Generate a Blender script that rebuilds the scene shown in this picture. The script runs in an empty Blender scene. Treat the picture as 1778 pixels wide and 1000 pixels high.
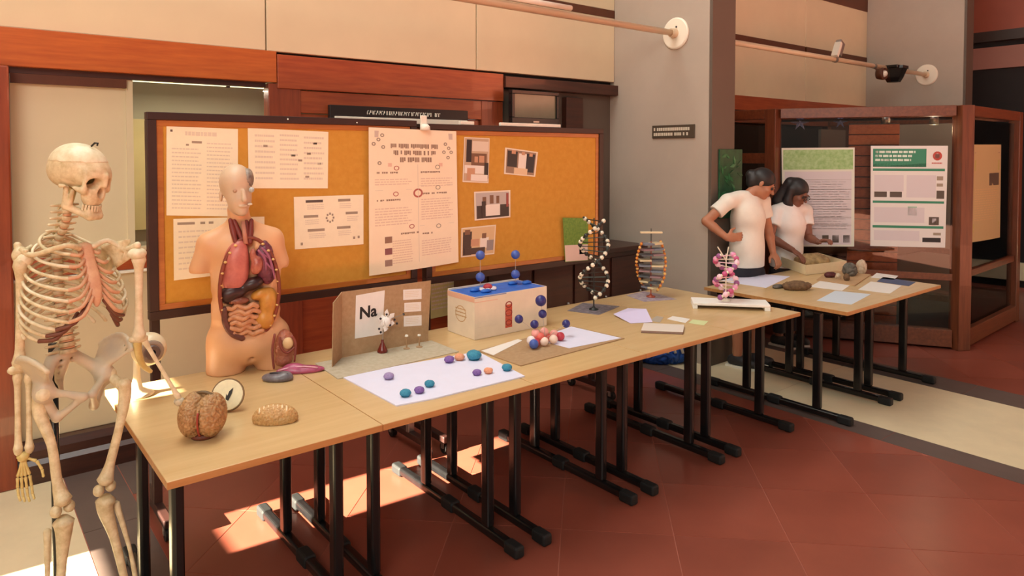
import bpy, math, random
import numpy as np
from mathutils import Vector, Matrix
random.seed(7)
rng = np.random.default_rng(7)
SC = bpy.context.scene
COL = SC.collection

# ------------------------------------------------------------------ camera
F, TILT, CY, YAW, CAMZ = 1224.55, 0.0318, 304.67, 0.89485, 1.72
FW = Vector((math.cos(YAW)*math.cos(TILT), math.sin(YAW)*math.cos(TILT), -math.sin(TILT)))
RT = Vector((math.sin(YAW), -math.cos(YAW), 0))
UP = RT.cross(FW)
CAM = Vector((0, 0, CAMZ))
cd = bpy.data.cameras.new('camera')
cam = bpy.data.objects.new('camera', cd); COL.objects.link(cam)
cd.sensor_width = 36; cd.lens = F/1778*36; cd.shift_y = -(500-CY)/1778
cd.clip_start = 0.05; cd.clip_end = 100
cam.matrix_world = Matrix(((RT.x, UP.x, -FW.x, CAM.x), (RT.y, UP.y, -FW.y, CAM.y), (RT.z, UP.z, -FW.z, CAM.z), (0, 0, 0, 1)))
SC.camera = cam

# ------------------------------------------------------------------ light
SC.view_settings.view_transform = 'Standard'
SC.view_settings.look = 'None'
SC.view_settings.exposure = -0.05
SC.view_settings.gamma = 1.0
SC.view_settings.use_curve_mapping = False
w = bpy.data.worlds.new('world'); SC.world = w; w.use_nodes = True
bg = w.node_tree.nodes['Background']
bg.inputs[0].default_value = (1.0, 0.96, 0.87, 1); bg.inputs[1].default_value = 0.26

def add_light(name, kind, loc, to, energy, color, **kw):
    l = bpy.data.lights.new(name, kind); l.energy = energy; l.color = color
    for k, v in kw.items(): setattr(l, k, v)
    o = bpy.data.objects.new(name, l); COL.objects.link(o); o.location = loc
    o.rotation_euler = (Vector(to)-Vector(loc)).to_track_quat('-Z', 'Y').to_euler()
    return o
# low afternoon sun entering through slits in the added left wall
SUN = Vector((1.85, -0.11, -0.735)).normalized()
add_light('sun', 'SUN', (-4, 3, 3), Vector((-4, 3, 3))+SUN, 95.0, (1.0, 0.90, 0.68), angle=0.006)
# added soft fill from the front left, and daylight from the skylight over the hall
add_light('front_fill', 'AREA', (-3.2, -2.6, 4.8), (3.0, 3.2, 1.0), 270, (1.0, 0.96, 0.85), shape='RECTANGLE', size=4.0, size_y=2.4)
add_light('skylight', 'AREA', (0.8, 4.0, 7.2), (3.0, 1.9, 0), 430, (0.98, 0.98, 0.90), shape='RECTANGLE', size=6.5, size_y=2.6)

# ------------------------------------------------------------------ pixel rays (photo 1778x1000) onto planes of the place
def at(px, py, ax, v):
    d = FW + RT*((px-889)/F) - UP*((py-CY)/F)
    k = (v-CAM[ax])/d[ax]
    return CAM + d*k
TZ = 0.735
def T(px, py, z=TZ): return at(px, py, 2, z)
def depth(p): return (Vector(p)-CAM).dot(FW)
def pxm(p): return F/depth(p)          # pixels per metre at p

# ------------------------------------------------------------------ materials
def lin(c):
    return tuple(((v/255)/12.92 if v/255 <= .04045 else ((v/255+.055)/1.055)**2.4) for v in c)
MC = {}
def mat(name, rgb, rough=.6, metal=0, var=.0, scale=8., bump=0., rgb2=None, wood=None, spec=.5, alpha=1., trans=0., emit=None, estr=0., stretch=None, coat=0.):
    if name in MC: return MC[name]
    m = bpy.data.materials.new(name); m.use_nodes = True
    nt = m.node_tree; n = nt.nodes; L = nt.links
    b = n['Principled BSDF']
    c1 = lin(rgb)+(1,)
    b.inputs['Base Color'].default_value = c1
    b.inputs['Roughness'].default_value = rough
    b.inputs['Metallic'].default_value = metal
    b.inputs['Specular IOR Level'].default_value = spec
    b.inputs['Transmission Weight'].default_value = trans
    b.inputs['Coat Weight'].default_value = coat
    b.inputs['Alpha'].default_value = alpha
    if emit:
        b.inputs['Emission Color'].default_value = lin(emit)+(1,); b.inputs['Emission Strength'].default_value = estr
    if var > 0 or rgb2 or bump > 0 or wood:
        tc = n.new('ShaderNodeTexCoord'); mp = n.new('ShaderNodeMapping')
        L.new(tc.outputs['Object'], mp.inputs[0])
        if stretch: mp.inputs['Scale'].default_value = stretch
        nz = n.new('ShaderNodeTexNoise'); nz.inputs['Scale'].default_value = scale; nz.inputs['Detail'].default_value = 5; nz.inputs['Roughness'].default_value = .6
        L.new(mp.outputs[0], nz.inputs['Vector'])
        fac = nz.outputs[0]
        rp = n.new('ShaderNodeValToRGB'); L.new(fac, rp.inputs[0])
        e = rp.color_ramp.elements
        e[0].position = .32; e[1].position = .68
        c2 = lin(rgb2)+(1,) if rgb2 else tuple(min(1, v*(1+var)) for v in c1[:3])+(1,)
        c0 = c1 if rgb2 else tuple(v*(1-var) for v in c1[:3])+(1,)
        e[0].color = c0; e[1].color = c2
        L.new(rp.outputs[0], b.inputs['Base Color'])
        if bump > 0:
            bp = n.new('ShaderNodeBump'); bp.inputs['Strength'].default_value = bump; bp.inputs['Distance'].default_value = .01
            L.new(fac, bp.inputs['Height']); L.new(bp.outputs[0], b.inputs['Normal'])
    MC[name] = m
    return m
def wood(name, rgb, rgb2, axis='x', rough=.35, sc=3., coat=0.2):
    s = {'x': (1.2, 14, 14), 'y': (14, 1.2, 14), 'z': (14, 14, 1.2)}[axis]
    return mat(name, rgb, rough, rgb2=rgb2, scale=sc, stretch=s, bump=.03, coat=coat)
def glass(name, tint=(255, 255, 255), rough=0.0, ior=1.45):
    if name in MC: return MC[name]
    m = bpy.data.materials.new(name); m.use_nodes = True
    nt = m.node_tree; n = nt.nodes; L = nt.links
    for x in list(n):
        if x.type != 'OUTPUT_MATERIAL': n.remove(x)
    out = [x for x in n if x.type == 'OUTPUT_MATERIAL'][0]
    tr = n.new('ShaderNodeBsdfTransparent'); tr.inputs[0].default_value = lin(tint)+(1,)
    gl = n.new('ShaderNodeBsdfGlossy'); gl.inputs['Roughness'].default_value = rough
    fr = n.new('ShaderNodeFresnel'); fr.inputs[0].default_value = ior
    mx = n.new('ShaderNodeMixShader')
    L.new(fr.outputs[0], mx.inputs[0]); L.new(tr.outputs[0], mx.inputs[1]); L.new(gl.outputs[0], mx.inputs[2]); L.new(mx.outputs[0], out.inputs[0])
    MC[name] = m
    return m

# ------------------------------------------------------------------ objects
WM = {}
def wm(o): return WM[o.name] if o is not None else Matrix.Identity(4)
def tag(o, label=None, cat=None, group=None, kind=None):
    if label: o['label'] = label
    if cat: o['category'] = cat
    if group: o['group'] = group
    if kind: o['kind'] = kind
    return o
def thing(name, loc, label=None, cat=None, group=None, rz=0, kind=None, rot=None):
    o = bpy.data.objects.new(name, None); COL.objects.link(o)
    o.empty_display_size = .05
    o.location = loc; o.rotation_euler = rot if rot else (0, 0, rz)
    WM[o.name] = Matrix.Translation(Vector(loc)) @ o.rotation_euler.to_matrix().to_4x4()
    return tag(o, label, cat, group, kind)
def link(name, me, parent=None, space=None, m=None, smooth=False, bevel=0, seg=2):
    """mesh coordinates are given in `space` (None: world); the origin is moved to the middle of the mesh"""
    n = len(me.vertices)
    co = np.empty(n*3, np.float32); me.vertices.foreach_get('co', co); co = co.reshape(-1, 3)
    M = wm(parent).inverted() @ (wm(space) if space is not None else Matrix.Identity(4))
    A = np.array(M)
    co = co @ A[:3, :3].T + A[:3, 3]
    c = (co.min(0)+co.max(0))/2
    co = co-c
    me.vertices.foreach_set('co', co.astype(np.float32).ravel())
    me.update()
    if smooth: me.polygons.foreach_set('use_smooth', [True]*len(me.polygons))
    o = bpy.data.objects.new(name, me); COL.objects.link(o)
    if m is not None: me.materials.append(m)
    o.parent = parent; o.location = Vector(c.tolist())
    WM[o.name] = wm(parent) @ Matrix.Translation(o.location)
    if bevel:
        b = o.modifiers.new('bevel', 'BEVEL'); b.width = bevel; b.segments = seg; b.limit_method = 'ANGLE'; b.angle_limit = .7
    return o
def copy_tree(o, d=(0, 0, 0), parent=None, rz=0):
    c = o.copy(); COL.objects.link(c); c.parent = parent
    if parent is None:
        c.location = o.location + Vector(d); c.rotation_euler.z += rz
    for ch in o.children: copy_tree(ch, parent=c)
    return c

class MB:
    def __init__(s): s.v = []; s.f = []
    def add(s, vs, fs):
        k = len(s.v); s.v += [tuple(v) for v in vs]; s.f += [tuple(i+k for i in f) for f in fs]; return s
    def box2(s, lo, hi):
        x0, y0, z0 = lo; x1, y1, z1 = hi
        return s.add([(x0, y0, z0), (x1, y0, z0), (x1, y1, z0), (x0, y1, z0), (x0, y0, z1), (x1, y0, z1), (x1, y1, z1), (x0, y1, z1)],
                     [(0, 3, 2, 1), (4, 5, 6, 7), (0, 1, 5, 4), (1, 2, 6, 5), (2, 3, 7, 6), (3, 0, 4, 7)])
    def box(s, c, size, R=None):
        h = [v/2 for v in size]; c = Vector(c)
        vs = [Vector((a*h[0], b*h[1], d*h[2])) for d in (-1, 1) for a, b in ((-1, -1), (1, -1), (1, 1), (-1, 1))]
        if R is not None:
            if isinstance(R, (int, float)): R = Matrix.Rotation(R, 3, 'Z')
            vs = [R @ v for v in vs]
        return s.add([c+v for v in vs], [(0, 3, 2, 1), (4, 5, 6, 7), (0, 1, 5, 4), (1, 2, 6, 5), (2, 3, 7, 6), (3, 0, 4, 7)])
    def bar(s, a, b, w, h, up=(0, 0, 1)):
        a = Vector(a); b = Vector(b); d = (b-a).normalized(); u = Vector(up); sd = d.cross(u).normalized(); u = sd.cross(d)
        vs = [p+sd*(i*w/2)+u*(j*h/2) for p in (a, b) for i, j in ((-1, -1), (1, -1), (1, 1), (-1, 1))]
        return s.add(vs, [(0, 1, 2, 3), (7, 6, 5, 4), (0, 4, 5, 1), (1, 5, 6, 2), (2, 6, 7, 3), (3, 7, 4, 0)])
    def tube(s, pts, r, n=8, flat=None, caps=True):
        pts = [Vector(p) for p in pts]
        if isinstance(r, (int, float)): r = [r]*len(pts)
        rings = []; ref = None
        for i, p in enumerate(pts):
            d = (pts[min(i+1, len(pts)-1)]-pts[max(i-1, 0)])
            d = d.normalized() if d.length > 1e-9 else Vector((0, 0, 1))
            if ref is None: ref = Vector((0, 0, 1)) if abs(d.z) < .9 else Vector((1, 0, 0))
            sd = d.cross(ref).normalized(); u = sd.cross(d); ref = u
            fl = 1 if flat is None else flat
            rings.append([p+sd*(math.cos(2*math.pi*k/n)*r[i]*fl)+u*(math.sin(2*math.pi*k/n)*r[i]) for k in range(n)])
        vs = [v for q in rings for v in q]; fs = []
        for i in range(len(pts)-1):
            for k in range(n):
                fs.append((i*n+k, i*n+(k+1) % n, (i+1)*n+(k+1) % n, (i+1)*n+k))
        if caps:
            fs.append(tuple(reversed(range(n)))); fs.append(tuple((len(pts)-1)*n+k for k in range(n)))
        return s.add(vs, fs)
    def bone(s, pts, r, n=8, flat=None, sub=4):
        P, R = spline(pts, r, sub)
        a = P[0]+(P[0]-P[1]).normalized()*R[0]*.6; b = P[-1]+(P[-1]-P[-2]).normalized()*R[-1]*.6
        return s.tube([a]+P+[b], [R[0]*.45]+R+[R[-1]*.45], n, flat)
    def cyl(s, a, b, r, r2=None, n=16): return s.tube([a, b], [r, r if r2 is None else r2], n)
    def sphere(s, c, r, nu=12, nv=8, sc=(1, 1, 1)):
        c = Vector(c); vs = [c+Vector((0, 0, -r*sc[2]))]
        for j in range(1, nv):
            t = -math.pi/2+math.pi*j/nv
            for i in range(nu):
                a = 2*math.pi*i/nu
                vs.append(c+Vector((r*sc[0]*math.cos(t)*math.cos(a), r*sc[1]*math.cos(t)*math.sin(a), r*sc[2]*math.sin(t))))
        vs.append(c+Vector((0, 0, r*sc[2]))); fs = []
        for i in range(nu):
            fs.append((0, 1+(i+1) % nu, 1+i)); k = 1+(nv-2)*nu
            fs.append((k+i, k+(i+1) % nu, len(vs)-1))
        for j in range(nv-2):
            for i in range(nu):
                a = 1+j*nu+i; b = 1+j*nu+(i+1) % nu
                fs.append((a, b, b+nu, a+nu))
        return s.add(vs, fs)
    def lathe(s, prof, c=(0, 0, 0), n=24, R=None):
        c = Vector(c); vs = []; fs = []
        for r, z in prof:
            for i in range(n):
                a = 2*math.pi*i/n; v = Vector((r*math.cos(a), r*math.sin(a), z)); vs.append(c+(R @ v if R is not None else v))
        m = len(prof)
        for j in range(m-1):
            for i in range(n):
                fs.append((j*n+i, j*n+(i+1) % n, (j+1)*n+(i+1) % n, (j+1)*n+i))
        fs.append(tuple(reversed(range(n)))); fs.append(tuple((m-1)*n+i for i in range(n)))
        return s.add(vs, fs)
    def prism(s, poly, lo, hi, ax=2):
        """poly: 2-D outline (ccw) in the other two axes, extruded along ax from lo to hi"""
        def mk(a, b, h):
            return {2: (a, b, h), 1: (a, h, b), 0: (h, a, b)}[ax]
        n = len(poly)
        vs = [mk(a, b, lo) for a, b in poly]+[mk(a, b, hi) for a, b in poly]
        fs = [tuple(reversed(range(n))), tuple(range(n, 2*n))]+[(i, (i+1) % n, n+(i+1) % n, n+i) for i in range(n)]
        if ax == 1: fs = [tuple(reversed(f)) for f in fs]
        return s.add(vs, fs)
    def quad3(s, o, u, v, t):
        """slab: corner o, edges u and v, thickness vector t"""
        o, u, v, t = map(Vector, (o, u, v, t))
        return s.add([o, o+u, o+u+v, o+v, o+t, o+u+t, o+u+v+t, o+v+t], [(0, 3, 2, 1), (4, 5, 6, 7), (0, 1, 5, 4), (1, 2, 6, 5), (2, 3, 7, 6), (3, 0, 4, 7)])
    def build(s, name, m=None, parent=None, space=None, smooth=False, bevel=0, seg=2):
        me = bpy.data.meshes.new(name); me.from_pydata(s.v, [], s.f)
        o = link(name, me, parent, space, m, smooth, bevel, seg)
        return o
def spline(pts, r, sub=4):
    pts = [Vector(p) for p in pts]
    if isinstance(r, (int, float)): r = [r]*len(pts)
    P = []; R = []
    for i in range(len(pts)-1):
        p0 = pts[max(i-1, 0)]; p1 = pts[i]; p2 = pts[i+1]; p3 = pts[min(i+2, len(pts)-1)]
        for k in range(sub):
            t = k/sub
            P.append(.5*((2*p1)+(p2-p0)*t+(2*p0-5*p1+4*p2-p3)*t*t+(3*p1-p0-3*p2+p3)*t**3)); R.append(r[i]*(1-t)+r[i+1]*t)
    P.append(pts[-1]); R.append(r[-1])
    return P, R

# ------------------------------------------------------------------ organic shapes: distance field polygonised by surface nets
def ell(c, r, R=None):
    c = np.array(c, np.float32); r = np.array(r if hasattr(r, '__len__') else (r, r, r), np.float32)
    A = None if R is None else np.array(R, np.float32)
    def f(p):
        q = p-c
        if A is not None: q = q @ A           # columns of R are the ellipsoid axes
        k0 = np.sqrt(((q/r)**2).sum(-1)); k1 = np.sqrt(((q/(r*r))**2).sum(-1))+1e-9
        return k0*(k0-1)/k1
    m = float(r.max()); f.lo = c-m; f.hi = c+m
    return f
def cap(a, b, ra, rb=None):
    rb = ra if rb is None else rb
    a = np.array(a, np.float32); b = np.array(b, np.float32); ba = b-a; L = float(ba @ ba)+1e-12
    def f(p):
        q = p-a; t = np.clip((q @ ba)/L, 0, 1)
        return np.sqrt(((q-t[..., None]*ba)**2).sum(-1))-(ra+(rb-ra)*t)
    m = max(ra, rb); f.lo = np.minimum(a, b)-m; f.hi = np.maximum(a, b)+m
    return f
def bx(c, h, R=None, r=0.):
    c = np.array(c, np.float32); h = np.array(h, np.float32)-r
    A = None if R is None else np.array(R, np.float32)
    def f(p):
        q = p-c
        if A is not None: q = q @ A
        q = np.abs(q)-h
        return np.sqrt((np.maximum(q, 0)**2).sum(-1))+np.minimum(q.max(-1), 0)-r
    m = float(np.linalg.norm(h+r)); f.lo = c-m; f.hi = c+m
    return f
class SDF:
    def __init__(s, lo, hi, res):
        s.lo = np.array(lo, np.float32); s.res = res
        s.n = np.ceil((np.array(hi)-s.lo)/res).astype(int)+1
        s.d = np.full(s.n, .5, np.float32)
    def sub(s, f, pad):
        a = np.clip(np.floor((f.lo-pad-s.lo)/s.res).astype(int), 0, s.n-1); b = np.clip(np.ceil((f.hi+pad-s.lo)/s.res).astype(int)+1, 1, s.n)
        if (b <= a).any(): return None
        g = np.stack(np.meshgrid(*[s.lo[i]+s.res*np.arange(a[i], b[i], dtype=np.float32) for i in range(3)], indexing='ij'), -1)
        return tuple(slice(a[i], b[i]) for i in range(3)), g
    def add(s, f, k=.01):
        q = s.sub(f, k+.03)
        if q is None: return s
        sl, g = q; v = f(g); d = s.d[sl]
        if k > 0:
            h = np.clip(.5+.5*(v-d)/k, 0, 1); s.d[sl] = v*(1-h)+d*h-k*h*(1-h)
        else: s.d[sl] = np.minimum(d, v)
        return s
    def cut(s, f, k=.006):
        q = s.sub(f, k+.02)
        if q is None: return s
        sl, g = q; v = -f(g); d = s.d[sl]
        h = np.clip(.5-.5*(v-d)/k, 0, 1); s.d[sl] = v*(1-h)+d*h+k*h*(1-h)
        return s
    def grid(s):
        return np.stack(np.meshgrid(*[s.lo[i]+s.res*np.arange(s.n[i], dtype=np.float32) for i in range(3)], indexing='ij'), -1)
    def clip(s, fn):
        """keep where fn(points) < 0"""
        s.d = np.maximum(s.d, fn(s.grid()).astype(np.float32)); return s
    def mesh(s, name):
        d = s.d.copy()
        for ax in range(3):
            sl = [slice(None)]*3; sl[ax] = 0; d[tuple(sl)] = .1; sl[ax] = -1; d[tuple(sl)] = .1
        sg = d < 0; n = np.array(d.shape)-1
        acc = np.zeros(tuple(n)+(3,), np.float32); cnt = np.zeros(tuple(n), np.int32)
        def C(a, o): return a[o[0]:o[0]+n[0], o[1]:o[1]+n[1], o[2]:o[2]+n[2]]
        for ax in range(3):
            o1, o2 = [(1, 2), (0, 2), (0, 1)][ax]
            for i in (0, 1):
                for j in (0, 1):
                    p = [0, 0, 0]; p[o1] = i; p[o2] = j; q = list(p); q[ax] = 1
                    a = C(d, p); b = C(d, q); cr = (a < 0) != (b < 0)
                    t = np.where(cr, a/np.where(cr, a-b, 1), 0)
                    cnt += cr
                    acc[..., o1] += cr*i; acc[..., o2] += cr*j; acc[..., ax] += t
        m = cnt > 0; idx = np.full(tuple(n), -1, np.int64); idx[m] = np.arange(m.sum())
        base = np.stack(np.nonzero(m), -1)
        V = s.lo+s.res*(base+acc[m]/cnt[m][:, None])
        Q = []
        for ax in range(3):
            o1, o2 = [(1, 2), (2, 0), (0, 1)][ax]
            a = [slice(0, n[i]) for i in range(3)]; b = [slice(0, n[i]) for i in range(3)]
            b[ax] = slice(1, n[ax]+1)
            a0 = sg[tuple(a)]; b0 = sg[tuple(b)]
            cr = a0 != b0
            P = np.stack(np.nonzero(cr), -1); P = P[(P[:, o1] > 0) & (P[:, o2] > 0)]
            e1 = np.zeros(3, int); e1[o1] = 1; e2 = np.zeros(3, int); e2[o2] = 1
            g = lambda z: idx[z[:, 0], z[:, 1], z[:, 2]]
            q = np.stack([g(P-e1-e2), g(P-e2), g(P), g(P-e1)], -1)
            fl = ~a0[P[:, 0], P[:, 1], P[:, 2]]
            q[fl] = q[fl][:, ::-1]
            Q.append(q)
        Q = np.concatenate(Q)
        me = bpy.data.meshes.new(name)
        me.vertices.add(len(V)); me.vertices.foreach_set('co', V.astype(np.float32).ravel())
        me.loops.add(len(Q)*4); me.loops.foreach_set('vertex_index', Q.astype(np.int32).ravel())
        me.polygons.add(len(Q)); me.polygons.foreach_set('loop_start', np.arange(0, len(Q)*4, 4, dtype=np.int32)); me.polygons.foreach_set('loop_total', np.full(len(Q), 4, np.int32))
        me.update(calc_edges=True); me.validate()
        return me
    def build(s, name, m, parent=None, space=None):
        return link(name, s.mesh(name), parent, space, m, True)

# flat print: rows of short word-like bars, and lettering
def text_mesh(body, size, name='lettering', align='CENTER', extrude=.0006, bold=0.):
    cu = bpy.data.curves.new(name, 'FONT'); cu.body = body; cu.size = size; cu.extrude = extrude; cu.align_x = align; cu.align_y = 'CENTER'; cu.resolution_u = 2; cu.offset = bold
    o = bpy.data.objects.new(name, cu); COL.objects.link(o)
    bpy.context.view_layer.update()
    me = bpy.data.meshes.new_from_object(o.evaluated_get(bpy.context.evaluated_depsgraph_get()))
    bpy.data.objects.remove(o); bpy.data.curves.remove(cu)
    return me
def lettering(body, size, o, u, v, m, parent, name='lettering', align='CENTER'):
    """text lying in the plane through o spanned by unit vectors u (reading direction) and v (up)"""
    me = text_mesh(body, size, name, align)
    u = Vector(u).normalized(); v = Vector(v).normalized(); nn = u.cross(v)
    Mx = Matrix((( u.x, v.x, nn.x, o[0]), (u.y, v.y, nn.y, o[1]), (u.z, v.z, nn.z, o[2]), (0, 0, 0, 1)))
    me.transform(Mx)
    me.name = name
    return link(name, me, parent, None, m)
# ================================================================== structure
def tree_tag(o): return tag(o, kind='structure')
M_cream = mat('cream_panel', (218, 206, 174), .55, var=.05, scale=1.2)
M_cream2 = mat('cream_lower_panel', (214, 196, 160), .6, var=.05, scale=2)
M_woodo = wood('orange_wood', (192, 102, 42), (170, 82, 32), 'x')
M_woodr = wood('red_wood', (170, 82, 42), (146, 62, 32), 'x')
M_woodz = wood('red_wood_upright', (152, 70, 40), (126, 54, 30), 'z')
M_dwood = wood('dark_wood', (74, 36, 24), (54, 26, 18), 'x', rough=.4)
M_trim = mat('brown_trim', (92, 50, 30), .45, var=.12, scale=6)
M_pil = mat('pillar_paint', (176, 162, 148), .7, var=.04, scale=2.5)
M_pil2 = mat('pillar_edge_dark', (96, 84, 74), .55, var=.05, scale=3)  # darker tone than the sides of the fin
M_dark = mat('dark_cavity', (26, 20, 20), .8, var=.15, scale=4)
M_white = mat('white_paint', (236, 230, 216), .45, var=.03, scale=20)
M_glass = glass('clear_glass')

# ---- floor: stone tiles laid at 45 degrees, grey bands and cream strips as separate slabs
M_red = mat('red_floor_tile', (138, 72, 57), .30, var=.10, scale=2.2)
M_red2 = mat('red_floor_tile_warm', (144, 75, 59), .28, var=.10, scale=2.6)
M_grout = mat('floor_grout', (168, 96, 78), .8)
M_grey = mat('grey_floor_band', (98, 82, 76), .45, var=.1, scale=5)
M_beige = mat('cream_floor_strip', (226, 208, 172), .42, var=.06, scale=4)
floor = MB().box2((-6, -6, -.12), (16, 4.5, -.0015)).build('floor', M_grout); tree_tag(floor)
tag(floor, 'red tiled floor with grey bands and cream strips')
def clip_poly(poly, x0, x1, y0, y1):
    for ax, v, sg in ((0, x0, 1), (0, x1, -1), (1, y0, 1), (1, y1, -1)):
        out = []
        for i in range(len(poly)):
            a = poly[i]; b = poly[(i+1) % len(poly)]
            ia = (a[ax]-v)*sg >= 0; ib = (b[ax]-v)*sg >= 0
            if ia: out.append(a)
            if ia != ib:
                t = (v-a[ax])/(b[ax]-a[ax]); out.append((a[0]+(b[0]-a[0])*t, a[1]+(b[1]-a[1])*t))
        poly = out
        if len(poly) < 3: return []
    return poly
S = .714; g = .0028
def red_zone(x0, x1, y0, y1, far=99):
    for i in range(-30, 40):
        for j in range(-30, 40):
            c0 = 1.255+S*i; s0 = 4.5+S*j      # x-y in [c0,c0+S], x+y in [s0,s0+S]
            pts = [((a+b)/2, (b-a)/2) for a, b in ((c0+g, s0+g), (c0+S-g, s0+g), (c0+S-g, s0+S-g), (c0+g, s0+S-g))]
            p = clip_poly(pts, x0, x1, y0, y1)
            if len(p) >= 3:
                A = sum(p[k][0]*p[(k+1) % len(p)][1]-p[(k+1) % len(p)][0]*p[k][1] for k in range(len(p)))/2
                if abs(A) < .004: continue
                if A < 0: p = p[::-1]
                cx = sum(q[0] for q in p)/len(p); cy = sum(q[1] for q in p)/len(p)
                # only where the camera could see it
                w_ = Vector((cx, cy, 0))-CAM; d_ = w_.dot(FW)
                if d_ < .8 or abs(w_.dot(RT)/d_) > 1.0 or d_ > far: continue
                MB().prism(p, -.02, 0).build('floor_tile', random.choice((M_red, M_red, M_red2)), floor)
red_zone(.70, 4.33, -.6, 3.93)
MB().box2((.702, 3.932, -.02), (2.5, 4.45, .0005)).build('grey_band_slab', M_grey, floor); MB().box2((2.502, 3.932, -.02), (4.328, 4.45, .0005)).build('grey_band_slab', M_grey, floor)
red_zone(5.93, 10.4, -.8, 4.45)
def slabs(x0, x1, y0, y1, n, name, m):
    st = (y1-y0)/n
    for k in range(n):
        MB().box2((x0+.002, y0+k*st+.002, -.02), (x1-.002, y0+(k+1)*st-.002, .0005)).build(name, m, floor)
slabs(.45, .70, .5, 4.45, 5, 'grey_band_slab', M_grey)
slabs(4.33, 4.535, -.7, 4.45, 6, 'grey_band_slab', M_grey)
slabs(5.62, 5.93, -.7, 4.45, 6, 'grey_band_slab', M_grey)
slabs(4.535, 5.62, -.7, 4.45, 3, 'cream_slab', M_beige)
slabs(-3.5, .45, .5, 4.45, 3, 'cream_slab', M_beige)

# ---- back wall of the first bay
wb = thing('wall_back', (2, 4.5, 0), 'cream panelled wall with wood fascia behind the display boards', kind='structure')
def panel(lo, hi, m=M_cream, name='wall_panel', par=None, bevel=.004):
    return MB().box2(lo, hi).build(name, m, par or wb, bevel=bevel)
for x0, x1 in ((-3.5, -1.62), (-1.615, -.02), (-.015, 1.585), (1.59, 3.217), (3.222, 4.766)):
    panel((x0, 4.45, 2.365), (x1-.004, 4.50, 2.94)); panel((x0, 4.45, 3.01), (x1-.004, 4.50, 3.62)); panel((x0, 4.45, 3.77), (x1-.004, 4.50, 5.0))
panel((-3.5, 4.445, 2.94), (4.764, 4.5, 3.01), M_trim, 'wall_trim'); panel((-3.5, 4.445, 3.62), (4.764, 4.5, 3.77), M_trim, 'wall_trim')
panel((-3.5, 4.50, 2.3), (4.764, 4.56, 5.0), M_dark, 'wall_core', bevel=0)
panel((-3.5, 4.42, 2.165), (1.64, 4.52, 2.362), M_woodo, 'wood_fascia')
panel((1.645, 4.42, 2.13), (3.46, 4.52, 2.345), M_woodr, 'wood_fascia')
panel((1.645, 4.435, 1.98), (3.46, 4.52, 2.125), M_woodr, 'wood_rail')
panel((1.59, 4.43, 0.2), (1.80, 4.52, 2.16), M_woodz, 'wood_stile')
panel((3.25, 4.43, 0.2), (3.46, 4.52, 2.125), M_woodz, 'wood_stile')
panel((1.805, 4.455, 0.2), (3.245, 4.52, 1.975), M_woodr, 'wood_panel')
panel((3.465, 4.40, 2.24), (4.764, 4.52, 2.33), M_dwood, 'wood_beam')
panel((3.465, 4.50, 0.), (4.764, 4.54, 2.24), M_pil2, 'recess_panel')
panel((4.16, 4.44, 1.0), (4.36, 4.50, 2.20), M_dwood, 'recess_post')
# lower wall under the window and wooden column at the far left
panel((-3.5, 4.36, 0.), (.255, 4.52, 2.16), M_woodz, 'wood_column', bevel=.01)
panel((.26, 4.47, .2), (1.585, 4.52, 1.055), M_cream2, 'lower_panel')
panel((.26, 4.44, 1.045), (1.585, 4.475, 1.06), M_white, 'panel_lip', bevel=0)
panel((.26, 4.45, 1.062), (1.585, 4.52, 1.165), M_woodr, 'window_apron')
bb = MB().prism([(4.36, 0), (4.36, .10), (4.385, .12), (4.385, .165), (4.41, .20), (4.52, .20), (4.52, 0)][::-1], .26, 3.46, 0).build('baseboard_back', M_dwood)
tag(bb, 'dark brown moulded baseboard along the cream wall'); tree_tag(bb)

# ---- window in the back wall: a cream blind panel on the left, clear pane with the next room on the right
w1 = thing('window_1', (.9, 4.47, 1.165), 'wide interior window behind the skeleton with a lit room beyond', kind='structure')
MB().box2((.26, 4.47, 2.135), (1.585, 4.52, 2.165)).build('window_head', M_dwood, w1)
MB().box2((.26, 4.46, 1.165), (1.585, 4.52, 1.185)).build('window_sill', M_cream2, w1)
MB().box2((.265, 4.50, 1.186), (.80, 4.515, 2.134)).build('blind_panel', M_cream, w1)
MB().box2((.265, 4.468, 2.085), (.80, 4.498, 2.134)).build('blind_valance', M_trim, w1)
MB().box2((.80, 4.49, 1.186), (.835, 4.52, 2.134)).build('window_mullion', M_cream, w1)
MB().box2((.836, 4.505, 1.186), (1.584, 4.510, 2.134)).build('window_pane', M_glass, w1)
nr = thing('wall_next_room', (1.2, 5.0, 0), 'pale wall of the room seen through the window', kind='structure')
MB().box2((.30, 5.35, 1.0), (2.6, 5.40, 2.35)).build('room_wall', mat('next_room_wall', (206, 196, 168), .7, var=.04, scale=3), nr)
MB().box2((.30, 4.56, 2.30), (2.6, 5.35, 2.35)).build('room_ceiling', M_white, nr)
MB().box2((.95, 5.30, 1.2), (1.16, 5.345, 1.95)).build('room_panel', mat('pale_yellow', (240, 214, 150), .6, var=.05, scale=5), nr)  # pale yellow upright slab before the room's far wall
MB().box2((2.56, 4.56, 1.0), (2.6, 5.35, 2.3)).build('room_side', M_cream, nr)
rl = bpy.data.lights.new('tube_light', 'AREA'); rl.energy = 7; rl.color = (1, .95, .75); rl.shape = 'RECTANGLE'; rl.size = .9; rl.size_y = .04
ro = bpy.data.objects.new('tube_light', rl); COL.objects.link(ro); ro.location = (1.29, 4.76, 2.135)
lt = thing('fluorescent_lamp', (1.2, 4.75, 2.18), 'glowing fluorescent tube lamp in the room behind the window', 'lamp')
MB().box2((.80, 4.72, 2.185), (1.78, 4.80, 2.225)).build('lamp_housing', M_white, lt)
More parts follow.
